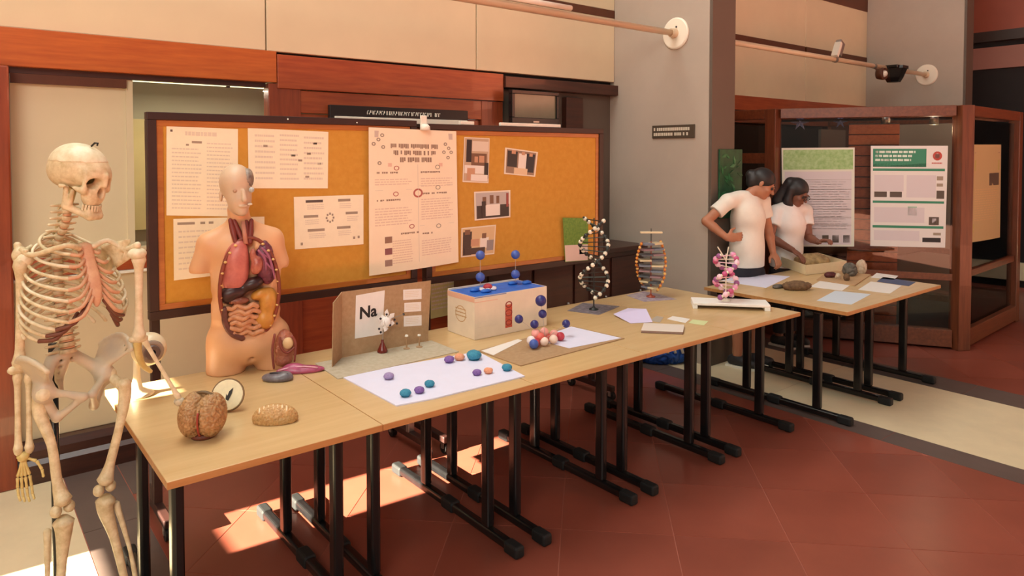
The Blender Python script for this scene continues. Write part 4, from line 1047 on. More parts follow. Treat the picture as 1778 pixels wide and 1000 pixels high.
for px_, py_, dy, r_ in ((939, 522, .03, .029), (942, 545, .02, .022), (928, 563, .03, .022), (901, 554, .03, .022), (983, 562, .04, .022), (927, 602, -.03, .024)):
    p = at(px_, py_, 1, cyy+dy); p.z = max(p.z, TZ+.0063+r_)
    o = MB().sphere(p, r_, 14, 10).build('electron_ball', BLD if py_ < 600 else BLU, cl_, smooth=True)
    MB().cyl(ctr, p, .0012, n=6).build('wire', MW, o)

# ---- helix models
M_hbase = mat('magazine_page', (150, 142, 148), .5, rgb2=(86, 80, 92), scale=30)
M_hbase2 = mat('magazine_page_purple', (138, 116, 150), .5, rgb2=(196, 186, 180), scale=26)
def page(name, px, m, label, dz=0.0003):
    q = MB().prism([(p.x, p.y) for p in (T(*a_) for a_ in px)][::-1], TZ+dz, TZ+dz+.0015).build(name, m); tag(q, label, 'page'); return q
page('magazine_page', [(985, 540), (1012, 526), (1076, 532), (1040, 547)], M_hbase, 'grey magazine page under the black and white helix')
page('magazine_page', [(1087, 513), (1118, 506), (1142, 510), (1175, 520), (1118, 524)], M_hbase2, 'purple and grey magazine page under the orange helix')
def helix(base, name, label, rad, z0, z1, turns, ph, nb, br_, mats, rung, stand, rungw=.006, ell_=1., flat=False, rungs=14, taper=None):
    t = thing(name, base, label, 'helix model', 'helix models on the row of tables')
    MB().lathe([(.03, 0), (.03, .006), (.012, .012), (.008, .02)], base, 16).build('base', stand, t, smooth=True)
    MB().cyl(base+zv*.01, V(base.x, base.y, z1), .004, n=8).build('rod', stand, t)
    u = RT; w_ = V(FW.x, FW.y).normalized()
    def P_(s_, f):
        a_ = ph+turns*2*math.pi*f+(math.pi if s_ else 0)
        rr = rad*(taper(f) if taper else 1)
        return V(base.x, base.y, z0+(z1-z0)*f)+u*math.cos(a_)*rr+w_*math.sin(a_)*rr*ell_
    for s_ in (0, 1):
        MB().tube([P_(s_, k/40) for k in range(41)], br_*.5, 6).build('strand', stand, t, smooth=True)
        sd = MB().sphere((0, 0, 0), br_, 10, 7)
        first = None
        for k in range(nb):
            p = P_(s_, (k+.5)/nb); m_ = mats[(k+s_) % len(mats)]
            q = MB().sphere(p, br_, 9, 6).build('bead', m_, t, smooth=True)
    for k in range(rungs):
        f = (k+.5)/rungs; a_, b_ = P_(0, f), P_(1, f); m_ = rung[k % len(rung)]
        if flat:
            mid = a_.lerp(b_, .5); d = (b_-a_).normalized()
            MB().bar(a_.lerp(b_, .08), mid-d*.002, rungw*7.5, rungw*1.15).build('rung_plate', rung[k % len(rung)], t, bevel=.001)
            MB().bar(mid+d*.002, a_.lerp(b_, .92), rungw*7.5, rungw*1.15).build('rung_plate', rung[(k+1) % len(rung)], t, bevel=.001)
        else:
            MB().cyl(a_, b_, rungw*.5, n=6).build('rung', m_, t)
    return t
HW = mat('bead_white', (232, 226, 206), .4); HB = mat('bead_dark', (40, 44, 42), .4); HG = mat('rung_teal', (72, 92, 92), .5)
b = T(1031, 538)+zv*.002
helix(b, 'beaded_helix', 'tall helix of white beads with black rungs, at the notice board corner', .088, zat(b, 515), zat(b, 378), 1.15, -1.75, 22, .0138, [HW, HW, HB], [HB, HG, HB], HB, .007, rungs=18)
HO = mat('bead_orange', (226, 142, 48), .4); HO2 = mat('bead_amber', (240, 190, 110), .4); HR = mat('strand_red', (172, 84, 60), .5); RG = [mat('rung_bluegrey', (116, 124, 140), .5), mat('rung_cream', (214, 196, 160), .5), mat('rung_slate', (86, 92, 100), .5), mat('rung_mauve', (148, 118, 124), .5)]
b = T(1130, 516)+zv*.002
hz = helix(b, 'orange_helix', 'barrel shaped orange beaded helix with grey plates and a cream top bar', .098, zat(b, 503), zat(b, 418), .30, 2.01, 13, .0105, [HO, HO2], RG, HR, .010, .8, True, 9, lambda f: .55+.45*math.sin(math.pi*min(1, f*1.25+.12)) if f < .5 else 1.0)
MB().cyl(b+zv*.3, V(b.x, b.y, zat(b, 396)), .003, n=6).build('rod_top', HB, hz)
MB().bar(V(b.x, b.y, zat(b, 403))-RT*.075, V(b.x, b.y, zat(b, 403))+RT*.075, .03, .012).build('top_bar', mat('bar_cream', (226, 204, 166), .5), hz, bevel=.002)
# white foam tray and pink helix
c0, c1_ = T(1203, 536), T(1338, 541)
ty0 = 2.46; 
tr_ = thing('foam_tray', ((c0.x+c1_.x)/2, 2.6, TZ), 'white foam tray turned upside down under the pink helix', 'tray')
d = (c1_-c0); d.z = 0; L = d.length; d.normalize(); e = V(-d.y, d.x)
if e.dot(V(FW.x, FW.y)) < 0: e = -e
M_foam = mat('white_foam', (240, 236, 230), .7, var=.02, scale=60)
MB().quad3(c0+zv*.022, d*L, e*.17, zv*.018).build('tray_top', M_foam, tr_, bevel=.004)
MB().quad3(c0, d*.03, e*.17, zv*.022).build('tray_side', M_foam, tr_, bevel=.003)
MB().quad3(c0+d*(L-.035), d*.035, e*.17, zv*.022).build('tray_side', M_foam, tr_, bevel=.003)
MB().quad3(c0+d*.03+e*.15, d*(L-.065), e*.02, zv*.022).build('tray_rear', M_foam, tr_, bevel=.003)
PK = [mat('bead_pink', (232, 156, 196), .45), mat('bead_purple', (150, 84, 140), .45), mat('bead_palepink', (244, 206, 222), .45), mat('bead_magenta', (196, 84, 132), .45)]
b = c0+d*(L*.45)+e*.09+zv*.040
ph_ = helix(b, 'pink_helix', 'pink and purple beaded helix standing on the white foam tray', .066, b.z+.02, zat(b, 440), 1.05, .5, 13, .0185, PK, [HW, PK[2]], HW, .007, rungs=12)
for s_ in (-1, 1): MB().cyl(V(b.x, b.y, zat(b, 452)), V(b.x, b.y, zat(b, 428))+RT*(.035*s_-.02), .004, n=6).build('top_spoke', HW, ph_)
# ---- loose papers, leaflets, notebook
def flat(name, px, m, label, cat='paper', h=.001, dz=.0003, group=None):
    q = MB().prism([(p.x, p.y) for p in (T(*a_) for a_ in px)][::-1], TZ+dz, TZ+dz+h)
    o = q.build(name, m); 
    import bmesh
    bm = bmesh.new(); bm.from_mesh(o.data); bmesh.ops.recalc_face_normals(bm, faces=bm.faces); bm.to_mesh(o.data); bm.free()
    tag(o, label, cat, group); return o
p = [T(1065, 549), T(1095, 562), T(1133, 560), T(1122, 545), T(1090, 541)]
o = MB().add([p[0]+zv*.012, p[1]+zv*.001, p[2]+zv*.002, p[3]+zv*.03, p[4]+zv*.02]+[x+zv*.0015 for x in (p[0]+zv*.012, p[1]+zv*.001, p[2]+zv*.002, p[3]+zv*.03, p[4]+zv*.02)], [(0, 1, 2), (0, 2, 3), (0, 3, 4), (5, 7, 6), (5, 8, 7), (5, 9, 8)]+[(i, (i+1) % 5, 5+(i+1) % 5, 5+i) for i in range(5)]).build('folded_paper', mat('lavender_paper', (216, 206, 240), .6)); tag(o, 'creased lavender paper in front of the beaded helix', 'paper')
flat('leaflet', [(1128, 557), (1140, 549), (1152, 551), (1146, 560)], mat('leaflet_grey', (176, 164, 150), .6), 'small grey scrap between the lavender paper and the leaflets', 'paper')
flat('leaflet', [(1158, 554), (1168, 549), (1198, 554), (1190, 561)], M_wp, 'white leaflet on the table behind the notebook', 'leaflet')
flat('leaflet', [(1195, 561), (1203, 555), (1230, 558), (1222, 565)], mat('leaflet_lime', (206, 214, 160), .6), 'pale green leaflet nearest the foam tray', 'leaflet')
nb_ = thing('notebook', T(1150, 577), 'thin closed notebook lying at the front edge of the fourth table', 'notebook')
q = [T(1113, 578), T(1186, 581), T(1188, 568), T(1118, 565)]
for nm, z0, z1_, m_, k in (('cover', .0003, .002, M_trim, 0), ('pages', .002, .013, mat('page_block', (150, 122, 112), .7), .002), ('cover', .013, .0148, mat('notebook_cover', (222, 210, 200), .5), 0)):
    cx = sum((x for x in q), V(0, 0))/4
    pl = [x.lerp(cx, k*8) for x in q]
    MB().prism([(x.x, x.y) for x in pl], TZ+z0, TZ+z1_).build(nm, m_, nb_)
# ================================================================== blue bag on the floor behind the tables
b = at(1150, 628, 2, 0)
bag = thing('blue_bag', b, 'crumpled blue and white bag on the floor behind the last table', 'bag')
s = SDF(b-V(.35, .35, .02), b+V(.35, .35, .35), .008)
A_ = np.array([[RT.x, -RT.y, 0], [RT.y, RT.x, 0], [0, 0, 1]])
s.add(ell(b+zv*.08, (.22, .12, .10), A_), 0); s.add(ell(b+RT*.09+zv*.15, (.13, .09, .09), A_), .03); s.clip(lambda g: .001-g[..., 2])
o = s.build('bag_body', mat('bag_blue', (34, 96, 196), .45, rgb2=(22, 62, 140), scale=12), bag); noisy(o, .02, 36, 2)
for k in range(3): MB().tube([b+RT*(-.02+k*.06)+zv*(.235-.01*k)-FW*.04, b+RT*(.0+k*.06)+zv*.19-FW*.09, b+RT*(.02+k*.06)+zv*.10-FW*.125], .012, 6).build('white_stripe', M_white, bag, smooth=True)
MB().tube([b+RT*.12+zv*.17, b+RT*.17+zv*.24, b+RT*.22+zv*.22, b+RT*.2+zv*.12], .008, 6).build('strap', mat('bag_strap', (28, 26, 34), .6), bag, smooth=True)
# ================================================================== anatomical torso model
def D(px, py, d):     # point on the ray of a photo pixel at a given depth
    return CAM + (FW + RT*((px-889)/F) - UP*((py-CY)/F))*d
tb = T(432, 640); TD = depth(tb)
tor = thing('torso_model', tb, 'life size anatomical torso with open chest showing the organs', 'model', rz=math.radians(-13))
# local frame: x to the viewer's right, -y towards the viewer, z up; metres from the base
def L2(px, py, y=0.): return ((px-432)/F*TD, y, (646-py)/F*TD)
M_skin = mat('torso_skin', (222, 168, 124), .45, var=.04, scale=6)
S_ = SDF((-.27, -.17, -.01), (.27, .17, .97), .0055)
def E(px, py, rx, ry, rz, y=0., k=.03): S_.add(ell(L2(px, py, y), (rx, ry, rz)), k)
E(428, 440, .155, .095, .10, .01); E(428, 490, .152, .10, .13, .0, .04); E(426, 545, .156, .098, .10, .0, .05); E(430, 600, .160, .105, .10, .0, .05)
S_.add(cap(L2(372, 428, .02), L2(358, 468, .02), .050, .048), .03); S_.add(cap(L2(472, 424, .02), L2(484, 464, .02), .050, .048), .03)
S_.add(cap(L2(396, 590), L2(394, 660), .082, .082), .03); S_.add(cap(L2(470, 590), L2(474, 660), .082, .080), .03)
S_.add(cap(L2(424, 412, .02), L2(418, 370, .01), .050, .046), .03)
S_.add(cap(L2(405, 402, .02), L2(372, 425, .02), .035, .045), .03); S_.add(cap(L2(440, 402, .02), L2(474, 422, .02), .035, .045), .03)
S_.cut(cap(L2(434, 660, -.11), L2(434, 606, -.07), .013, .008), .012); S_.cut(cap(L2(434, 660, -.0), L2(434, 620, -.0), .010, .006), .010)
# flat cut planes: arm stumps, base
S_.clip(lambda g: .0-g[..., 2])
zc = L2(0, 474)[2]
S_.clip(lambda g: np.where((np.abs(g[..., 0]+.005) > .150) & (g[..., 2] > L2(0, 560)[2]), zc-g[..., 2], -1))
S_.cut(ell(L2(432, 503, -.12), (.120, .085, .228)), .008)
S_.cut(cap(L2(418, 398, -.06), L2(426, 425, -.08), .040, .045), .01)
S_.build('body', M_skin, tor, tor)
# rim around the opening
rim = [L2(432+47*math.cos(t), 503+88*math.sin(t), -.088-.012*math.cos(2*t)+.012*abs(math.sin(t))) for t in np.linspace(0, 2*math.pi, 41)[:-1]]
q = MB(); q.tube(rim+[rim[0]], .0085, 8, caps=False); q.build('opening_rim', mat('rim_muscle', (132, 58, 38), .5, var=.1, scale=40), tor, tor, smooth=True)
MRB = mat('rib_end', (226, 186, 116), .5)
for s_ in (-1, 1):
    for k in range(9):
        t = math.radians(-62+k*13.5); p = L2(432+s_*46*math.cos(t), 503+87*math.sin(t), -.100+.010*abs(math.sin(t)))
        MB().sphere(p, .0075, 8, 6, (1, 1, .75)).build('rib_end', MRB, tor, tor, smooth=True)
# head: skin half and dissected half
H_ = SDF(L2(380, 390, -.13), L2(452, 285, .12), .004)
hc = L2(415, 322, .005)
H_.add(ell(hc, (.071, .090, .083)), 0); H_.add(ell(L2(419, 350, -.032), (.052, .058, .062)), .03); H_.add(ell(L2(422, 371, -.058), (.024, .022, .020)), .02)
H_.add(cap(L2(424, 335, -.090), L2(425, 350, -.102), .008, .012), .008)
H_.add(ell(L2(424, 361, -.088), (.020, .010, .006)), .006)
for s_ in (-1, 1): H_.cut(ell(L2(424+s_*11, 334, -.098), (.013, .012, .009)), .006)
H_.add(ell(L2(391, 345, .01), (.008, .018, .026)), .006)
H_.add(cap(L2(418, 368, .01), L2(420, 398, .02), .044, .046), .02)
H_.cut(ell(L2(446, 315, -.04), (.022, .07, .06)), .004)
H_.build('head', mat('torso_face', (208, 178, 150), .45, var=.05, scale=20), tor, tor)
o = MB().sphere(L2(432, 316, -.02), .05, 16, 12, (.55, .95, .95)).build('brain_half', mat('torso_brain', (168, 150, 134), .45, rgb2=(110, 92, 84), scale=60), tor, tor, smooth=True); noisy(o, .006, 170, 5)
MB().sphere(L2(437, 334, -.078), .012, 12, 8).build('eyeball', mat('torso_eye', (190, 190, 184), .3), tor, tor, smooth=True)
MB().sphere(L2(411, 335, -.080), .0095, 12, 8).build('eyelid', mat('torso_eyelid', (190, 150, 122), .45), tor, tor, smooth=True)
MB().box(L2(434, 358, -.072), (.022, .02, .010)).build('teeth', mat('torso_teeth', (222, 210, 190), .4), tor, tor, bevel=.004)
# neck muscles and windpipe
MNK = mat('neck_muscle', (122, 48, 40), .5, var=.12, scale=40)
for a_, b_ in (((404, 384), (412, 424)), ((410, 386), (424, 426)), ((438, 386), (434, 424)), ((430, 388), (430, 426))):
    MB().bone([L2(*a_, -.035), L2((a_[0]+b_[0])/2, (a_[1]+b_[1])/2, -.048), L2(*b_, -.070)], [.009, .013, .009], 8).build('neck_muscle', MNK, tor, tor, smooth=True)
MB().tube([L2(424, 388, -.05), L2(427, 425, -.078)], .010, 10).build('windpipe', mat('windpipe', (196, 130, 108), .45), tor, tor, smooth=True)
# organs
def organ(name, parts, rgb, rgb2, k=.015, res=.004, bumpy=0, sc=120):
    lo = np.min([np.array(L2(p[0], p[1], p[2]))-max(p[3:6])-.02 for p in parts], 0); hi = np.max([np.array(L2(p[0], p[1], p[2]))+max(p[3:6])+.02 for p in parts], 0)
    s = SDF(lo, hi, res)
    for i, p in enumerate(parts):
        R = None
        if len(p) > 6: R = np.array(Matrix.Rotation(p[6], 3, 'Y'))
        s.add(ell(L2(p[0], p[1], p[2]), p[3:6], R), k if i else 0)
    o = s.build(name, mat('organ_'+name, rgb, .35, rgb2=rgb2, scale=26), tor, tor)
    if bumpy: noisy(o, bumpy, sc, 4)
    return o
organ('right_lung', [(412, 462, -.062, .056, .042, .105), (408, 486, -.066, .050, .036, .055), (418, 440, -.06, .035, .035, .06)], (206, 120, 108), (186, 98, 90))
organ('left_lung', [(457, 456, -.058, .042, .04, .090), (462, 474, -.06, .034, .035, .06)], (128, 62, 78), (96, 44, 62), bumpy=.004)
organ('heart', [(444, 462, -.088, .026, .024, .042, .3), (438, 444, -.085, .014, .016, .03)], (196, 120, 96), (150, 60, 54))
for a_ in ([(452, 432), (462, 446), (468, 466), (472, 486)], [(446, 436), (456, 450), (458, 470)], [(452, 442), (466, 452)], [(458, 458), (470, 472)]):
    MB().bone([L2(*p, -.104) for p in a_], [.006]*(len(a_)-1)+[.003], 6).build('blood_vessel', mat('vessel_mauve', (160, 90, 118), .4), tor, tor, smooth=True)
organ('liver', [(406, 506, -.066, .058, .040, .036, -.15), (436, 494, -.068, .055, .036, .028, -.35), (398, 512, -.066, .04, .036, .034)], (66, 34, 32), (48, 24, 26))
organ('stomach', [(462, 528, -.074, .040, .036, .070, .15), (448, 512, -.072, .04, .034, .022, -.4), (456, 556, -.076, .042, .034, .045)], (206, 146, 64), (186, 122, 50))
organ('gut_bed', [(418, 552, -.070, .052, .028, .072)], (206, 150, 108), (182, 124, 86), bumpy=.003)
organ('omentum', [(414, 520, -.078, .045, .026, .016)], (150, 92, 70), (128, 72, 58), bumpy=.004)
rr = random.Random(5)
for k in range(6):
    y_ = 530+k*9; x0_ = 396+(3 if k % 2 else 0)+k*1.0
    P_ = [L2(x0_+i*8, y_+3*math.sin(i*2.2+k), -.092+.006*math.sin(i+k)) for i in range(7)]
    MB().bone(P_, [.011]*7, 8, sub=3).build('intestine_loop', mat('intestine', (214, 160, 118), .4, rgb2=(190, 128, 92), scale=50), tor, tor, smooth=True)
MB().bone([L2(392, 530, -.092), L2(393, 555, -.094), L2(404, 574, -.096), L2(420, 583, -.096)], [.013]*4, 10).build('colon', mat('colon', (116, 66, 54), .45, rgb2=(84, 44, 40), scale=40), tor, tor, smooth=True)
# dissected hip on the right side
organ('hip_section', [(488, 606, -.070, .046, .045, .075), (486, 630, -.066, .040, .045, .03)], (188, 120, 92), (150, 78, 60), bumpy=.003)
MB().sphere(L2(492, 598, -.112), .024, 14, 10, (1, .6, 1.1)).build('hip_bone', mat('hip_bone', (226, 190, 142), .45), tor, tor, smooth=True)
for a_ in ([(470, 580), (466, 606), (468, 638)], [(478, 586), (480, 604), (490, 614), (502, 606)], [(498, 586), (504, 600), (502, 630)]):
    MB().bone([L2(*p, -.118) for p in a_], [.006, .007, .005][:len(a_)]+[.005]*(len(a_)-3), 6).build('thigh_muscle', mat('thigh_muscle', (138, 66, 56), .45), tor, tor, smooth=True)

# ================================================================== skeleton
BONE = mat('bone', (226, 212, 176), .45, rgb2=(192, 172, 130), scale=40, bump=.25)
BONEW = mat('bone_white', (232, 222, 194), .4, rgb2=(208, 194, 156), scale=36, bump=.2)
BONEY = mat('bone_yellow', (220, 200, 134), .45, rgb2=(198, 174, 104), scale=30)
BONEG = mat('bone_grey', (186, 176, 158), .4, rgb2=(206, 190, 158), scale=12)
CART = mat('cartilage_pink', (196, 144, 112), .5, rgb2=(214, 172, 134), scale=30, bump=.1)
CARTD = mat('cartilage_brown', (112, 64, 46), .5, var=.15, scale=40)
SD = 2.25; yaw32 = math.radians(32)
toC = V(-FW.x, -FW.y).normalized()
c0_ = D(130, 600, SD); SB = V(c0_.x, c0_.y)
# the view line at the far left is oblique: use the local sight line
sl_ = V(c0_.x, c0_.y).normalized(); toC = -sl_; rgt = V(sl_.y, -sl_.x)
fwd = (toC*math.cos(yaw32)+rgt*math.sin(yaw32)); lft = (rgt*math.cos(yaw32)-toC*math.sin(yaw32))
def B(l, f, z): return V(SB.x, SB.y, z)+lft*l+fwd*f
sk = thing('skeleton', V(SB.x, SB.y, 0)+fwd*-.10, 'full size human skeleton on a black stand at the left end of the tables', 'skeleton')
# stand
pole = MB().cyl(B(0, -.115, .04), B(0, -.115, 1.10), .013, n=12).build('stand_pole', M_blk, sk, smooth=True)
MB().cyl(B(0, -.115, 1.09), B(0, -.06, 1.05), .010).build('pole_hook', M_blk, sk)
for k in range(5):
    a_ = k*2*math.pi/5; e_ = B(0, -.115, .06)+V(math.cos(a_), math.sin(a_))*.24
    f_ = MB().bar(B(0, -.115, .075), e_, .03, .022).build('stand_foot', M_blk, sk, bevel=.004)
    MB().cyl(e_+V(-.008, 0, -.032), e_+V(.008, 0, -.032), .0265, n=14).build('caster', M_rub, f_)
# spine
def spine(f):   # 0 sacrum top .. 1 skull
    z = 1.075+(1.565-1.075)*f
    ff = -.055-.042*math.sin(math.pi*min(1, f*1.15)**1.4)+.015*math.sin(math.pi*max(0, f-.75)*4)+.03*max(0, f-.85)/.15
    return B(0, ff+.02*(1-f), z)
N = 24
for k in range(N):
    f = (k+.5)/N; p = spine(f); up_ = (spine(min(1, f+.02))-spine(max(0, f-.02))).normalized()
    lum = k < 5; cer = k >= 17
    r = .026 if lum else (.015 if cer else .019)
    h = .47/N*.72
    Rm = up_.to_track_quat('Z', 'Y').to_matrix()
    v_ = MB().lathe([(r*.6, -h/2), (r, -h/2+.001), (r*.86, 0), (r, h/2-.001), (r*.6, h/2)], p, 14, Rm).build('vertebra', BONE, sk, smooth=True)
    MB().bone([p-fwd*r*.6, p-fwd*(r+.018)-zv*.004, p-fwd*(r+.032)-zv*.014], [.007, .006, .004], 6).build('spinous_process', BONE, v_, smooth=True)
    for s_ in (-1, 1):
        MB().bone([p-fwd*r*.5+lft*s_*r*.5, p-fwd*(r*.7)+lft*s_*(r+.020), p-fwd*(r*.9)+lft*s_*(r+.028)], [.006, .0045, .004], 6).build('side_process', BONE, v_, smooth=True)
    if k: MB().cyl(p-up_*(.47/N*.5+.003), p-up_*(.47/N*.5-.003), r*.8, n=12).build('disc', CART, v_, smooth=True)
# ribs and breastbone
st_top, st_bot = B(.005, .062, 1.420), B(.005, .112, 1.275)
MB().bone([B(.0, .058, 1.425), B(0, .078, 1.38), B(0, .098, 1.325), B(0, .112, 1.275), B(0, .114, 1.245)], [.024, .019, .022, .017, .006], 10, flat=.4).build('breastbone', CART, sk, smooth=True)
for k in range(12):
    fz = k/11
    zb = 1.470-.235*fz                               # height at the spine
    w_ = [.058, .086, .104, .116, .124, .130, .134, .136, .134, .128, .116, .098][k]
    drop = .030+.045*math.sin(math.pi*min(1, fz*1.1)*.5)
    fb = -.085; ffr = [.050, .066, .076, .085, .092, .098, .100, .085, .066, .046, .0, -.03][k]
    tmax = [1, 1, 1, 1, 1, 1, 1, .92, .86, .80, .62, .50][k]
    for s_ in (-1, 1):
        pts = []
        for i in range(11):
            t = i/10*tmax*.86
            th = math.pi*t
            l = s_*(.014+w_*math.sin(th)**.75) if t > 0 else s_*.014
            f_ = fb+.5*(ffr-fb+.02)*(1-math.cos(th))-.022*math.sin(th)*(1-t)
            z = zb-drop*2.2*t-(.014*math.sin(th))
            pts.append(B(l, f_, z))
        rb = MB().bone(pts, [.0055]*3+[.0050]*5+[.0058]*3, 7, sub=2).build('rib', BONE if (k+s_) % 3 else BONEW, sk, smooth=True)
        if k < 7:
            e_ = pts[-1]; tgt = st_top.lerp(st_bot, min(1, .06+k/6.4))+lft*s_*.016
            mid = e_.lerp(tgt, .5)+fwd*.012-zv*(.006+.002*k)
            MB().bone([e_, mid, tgt], [.0068, .006, .0055], 7).build('rib_cartilage', CART, rb, smooth=True)
        elif k < 10:
            e_ = pts[-1]; tgt = B(s_*(.026+.022*(k-7)), .108-.014*(k-7), 1.258-.028*(k-7))
            MB().bone([e_, e_.lerp(tgt, .5)+fwd*.015-zv*.018, tgt], [.0068, .007, .006], 7).build('rib_cartilage', CARTD, rb, smooth=True)
# shoulders
for s_ in (-1, 1):
    sh_ = D(38, 449, 2.16) if s_ < 0 else D(240, 440, 2.27)
    MB().bone([B(s_*.022, .066, 1.425), B(s_*.07, .070, 1.438), sh_.lerp(B(s_*.1, .03, 1.425), .45), sh_+zv*.028], [.010, .0075, .0075, .011], 8).build('collarbone', BONE if s_ < 0 else BONEW, sk, smooth=True)
    s = SDF(np.array(B(s_*.13, -.06, 1.33))-.17, np.array(B(s_*.13, -.06, 1.33))+.17, .005)
    a_ = sh_+zv*.010-fwd*.012; b_ = B(s_*.065, -.108, 1.425); c_ = B(s_*.095, -.105, 1.265)
    n_ = (b_-a_).cross(c_-a_).normalized()
    for u in np.linspace(0, 1, 7):
        p1_ = b_.lerp(c_, u); s.add(cap(p1_.lerp(a_, .05), p1_.lerp(a_, .75), .0045, .006), .012)
    s.add(cap(c_, b_, .006), .006); s.add(cap(c_, a_, .0075, .014), .006); s.add(cap(b_.lerp(c_, .25), a_+zv*.03-fwd*.01, .007, .011), .006); s.add(cap(b_, a_, .005, .012), .006)
    s.add(ell(a_, (.02, .02, .024)), .012); s.add(cap(a_+zv*.01, a_+fwd*.035+zv*.015, .009, .007), .008)
    s.build('shoulder_blade', BONE, sk)
# arms
def long_bone(name, a, b, r, m=BONE, knob=1.9, bend=V(0, 0, 0)):
    a = Vector(a); b = Vector(b); q = [a, a.lerp(b, .06), a.lerp(b, .18)+bend*.4, a.lerp(b, .5)+bend, a.lerp(b, .82)+bend*.4, a.lerp(b, .94), b]
    return MB().bone(q, [r*knob*.8, r*knob, r*1.15, r, r*1.15, r*knob, r*knob*.75], 10, sub=4).build(name, m, sk, smooth=True)
sR, sL_ = D(36, 452, 2.15), D(241, 443, 2.28)
eR, eL = D(34, 640, 2.16), D(241, 588, 2.33)
hR = long_bone('upper_arm_bone', sR, eR, .0115, BONE)
MB().sphere(sR+lft*.012, .023, 12, 9).build('arm_ball_joint', BONEW, hR, smooth=True)
MB().bone([eR-lft*.026, eR, eR+lft*.030], [.012, .016, .013], 8).build('elbow_joint', BONE, hR, smooth=True)
hL = long_bone('upper_arm_bone', sL_, eL, .0115, BONEW)
MB().sphere(sL_+lft*-.006+zv*.006, .024, 12, 9, (1.2, 1.2, .8)).build('arm_ball_joint', BONEW, hL, smooth=True)
MB().bone([eL-rgt*.024, eL, eL+rgt*.020], [.010, .016, .012], 8).build('elbow_joint', BONE, hL, smooth=True)
wR = D(40, 786, 2.14)
long_bone('forearm_bone', eR+rgt*-.006-zv*.012, wR-rgt*.012, .0080, BONE, 1.7)
long_bone('forearm_bone', eR+rgt*.022-zv*.02, wR+rgt*.016, .0075, BONE, 1.8)
wL = D(311, 694, 2.42)
long_bone('forearm_bone', eL+rgt*.012, wL+zv*.004, .0062, BONEW, 1.8)
MB().bone([eL+rgt*-.004-zv*.004, D(240, 612, 2.36), D(248, 634, 2.39), D(262, 645, 2.42)], [.014, .012, .010, .007], 8).build('forearm_bone', BONEY, sk, smooth=True)
def hand(w_, dirs, m, nm='hand'):
    h = MB().sphere(w_, .016, 12, 8, (1, 1, .8)).build('wrist_bones', m, sk, smooth=True); noisy(h, .006, 260, 2)
    for segs in dirs:
        p = Vector(w_); f_ = None
        for k, (d_, L) in enumerate(segs):
            a = p; b = p+Vector(d_).normalized()*L; p = b
            o = MB().bone([a.lerp(b, .08), a.lerp(b, .5), a.lerp(b, .92)], [.0058-.0006*k, .0036, .0054-.0006*k], 7, sub=3).build('finger_bone', m, h, smooth=True)
dn = V(0, 0, -1)
hand(wR-zv*.012, [[(dn+rgt*x*.9+fwd*.05, .062), (dn+rgt*x*.25+fwd*.12, .036-.003*abs(i-2)), (dn+rgt*(-.1)+fwd*.4, .024), (dn+fwd*.6, .016)] for i, x in enumerate((-.30, -.12, .06, .26))]+[[(dn*.5+rgt*.8+fwd*.4, .040), (dn+rgt*.35+fwd*.3, .030), (dn+fwd*.3, .024)]], BONEY)
hand(wL-zv*.006, [[(rgt*.8+dn*(.1)+toC*x, .030), (rgt*.7+dn*.25+toC*x*.6, .022), (rgt*.4+dn*.7+toC*.1, .016)] for x in (-.5, -.15, .2, .55)]+[[(rgt*.3+dn*.5+toC*.8, .026), (dn+toC*.3, .02)]], BONEG)
# pelvis
pc = B(0, -.03, 1.01)
s = SDF(np.array(pc)-.20, np.array(pc)+.20, .005)
def b3(l, f, z): return B(l, f, z)
for s_ in (-1, 1):
    for u in np.linspace(-1, 1, 11):           # iliac wing as a fan of thin struts
        top_ = b3(s_*(.128+.026*math.cos(u*1.3)), .078*u+.005, 1.105-.034*u*u)
        s.add(cap(b3(s_*.088, -.02+.018*u, 1.005), top_, .007, .0055), .012)
    cr_ = [b3(s_*(.128+.026*math.cos(u*1.3)), .078*u+.005, 1.105-.034*u*u) for u in np.linspace(-1, 1, 9)]
    for a_, b_ in zip(cr_[:-1], cr_[1:]): s.add(cap(a_, b_, .008), .006)
    s.add(cap(b3(s_*.088, -.02, 1.005), b3(s_*.035, -.065, 1.06), .020, .018), .02)
    s.add(ell(b3(s_*.098, .0, .985), (.032, .032, .034)), .015)
    s.add(cap(b3(s_*.09, .012, .985), b3(s_*.014, .062, .955), .012, .013), .012)
    s.add(cap(b3(s_*.014, .062, .955), b3(s_*.058, .005, .895), .010, .012), .01)
    s.add(cap(b3(s_*.095, -.012, .97), b3(s_*.060, -.005, .892), .018, .014), .012)
    s.cut(ell(b3(s_*.060, .032, .942), (.022, .022, .022)), .006)
s.add(cap(b3(0, -.065, 1.07), b3(0, -.085, .985), .030, .012), .02); s.add(cap(b3(0, -.085, .985), b3(0, -.070, .945), .010, .006), .01)
for s_ in (-1, 1):
    for k in range(4): s.cut(ell(b3(s_*.016, -.045-.006*k, 1.055-.022*k), (.006, .02, .005)), .004)
s.build('pelvis', BONEG, sk)
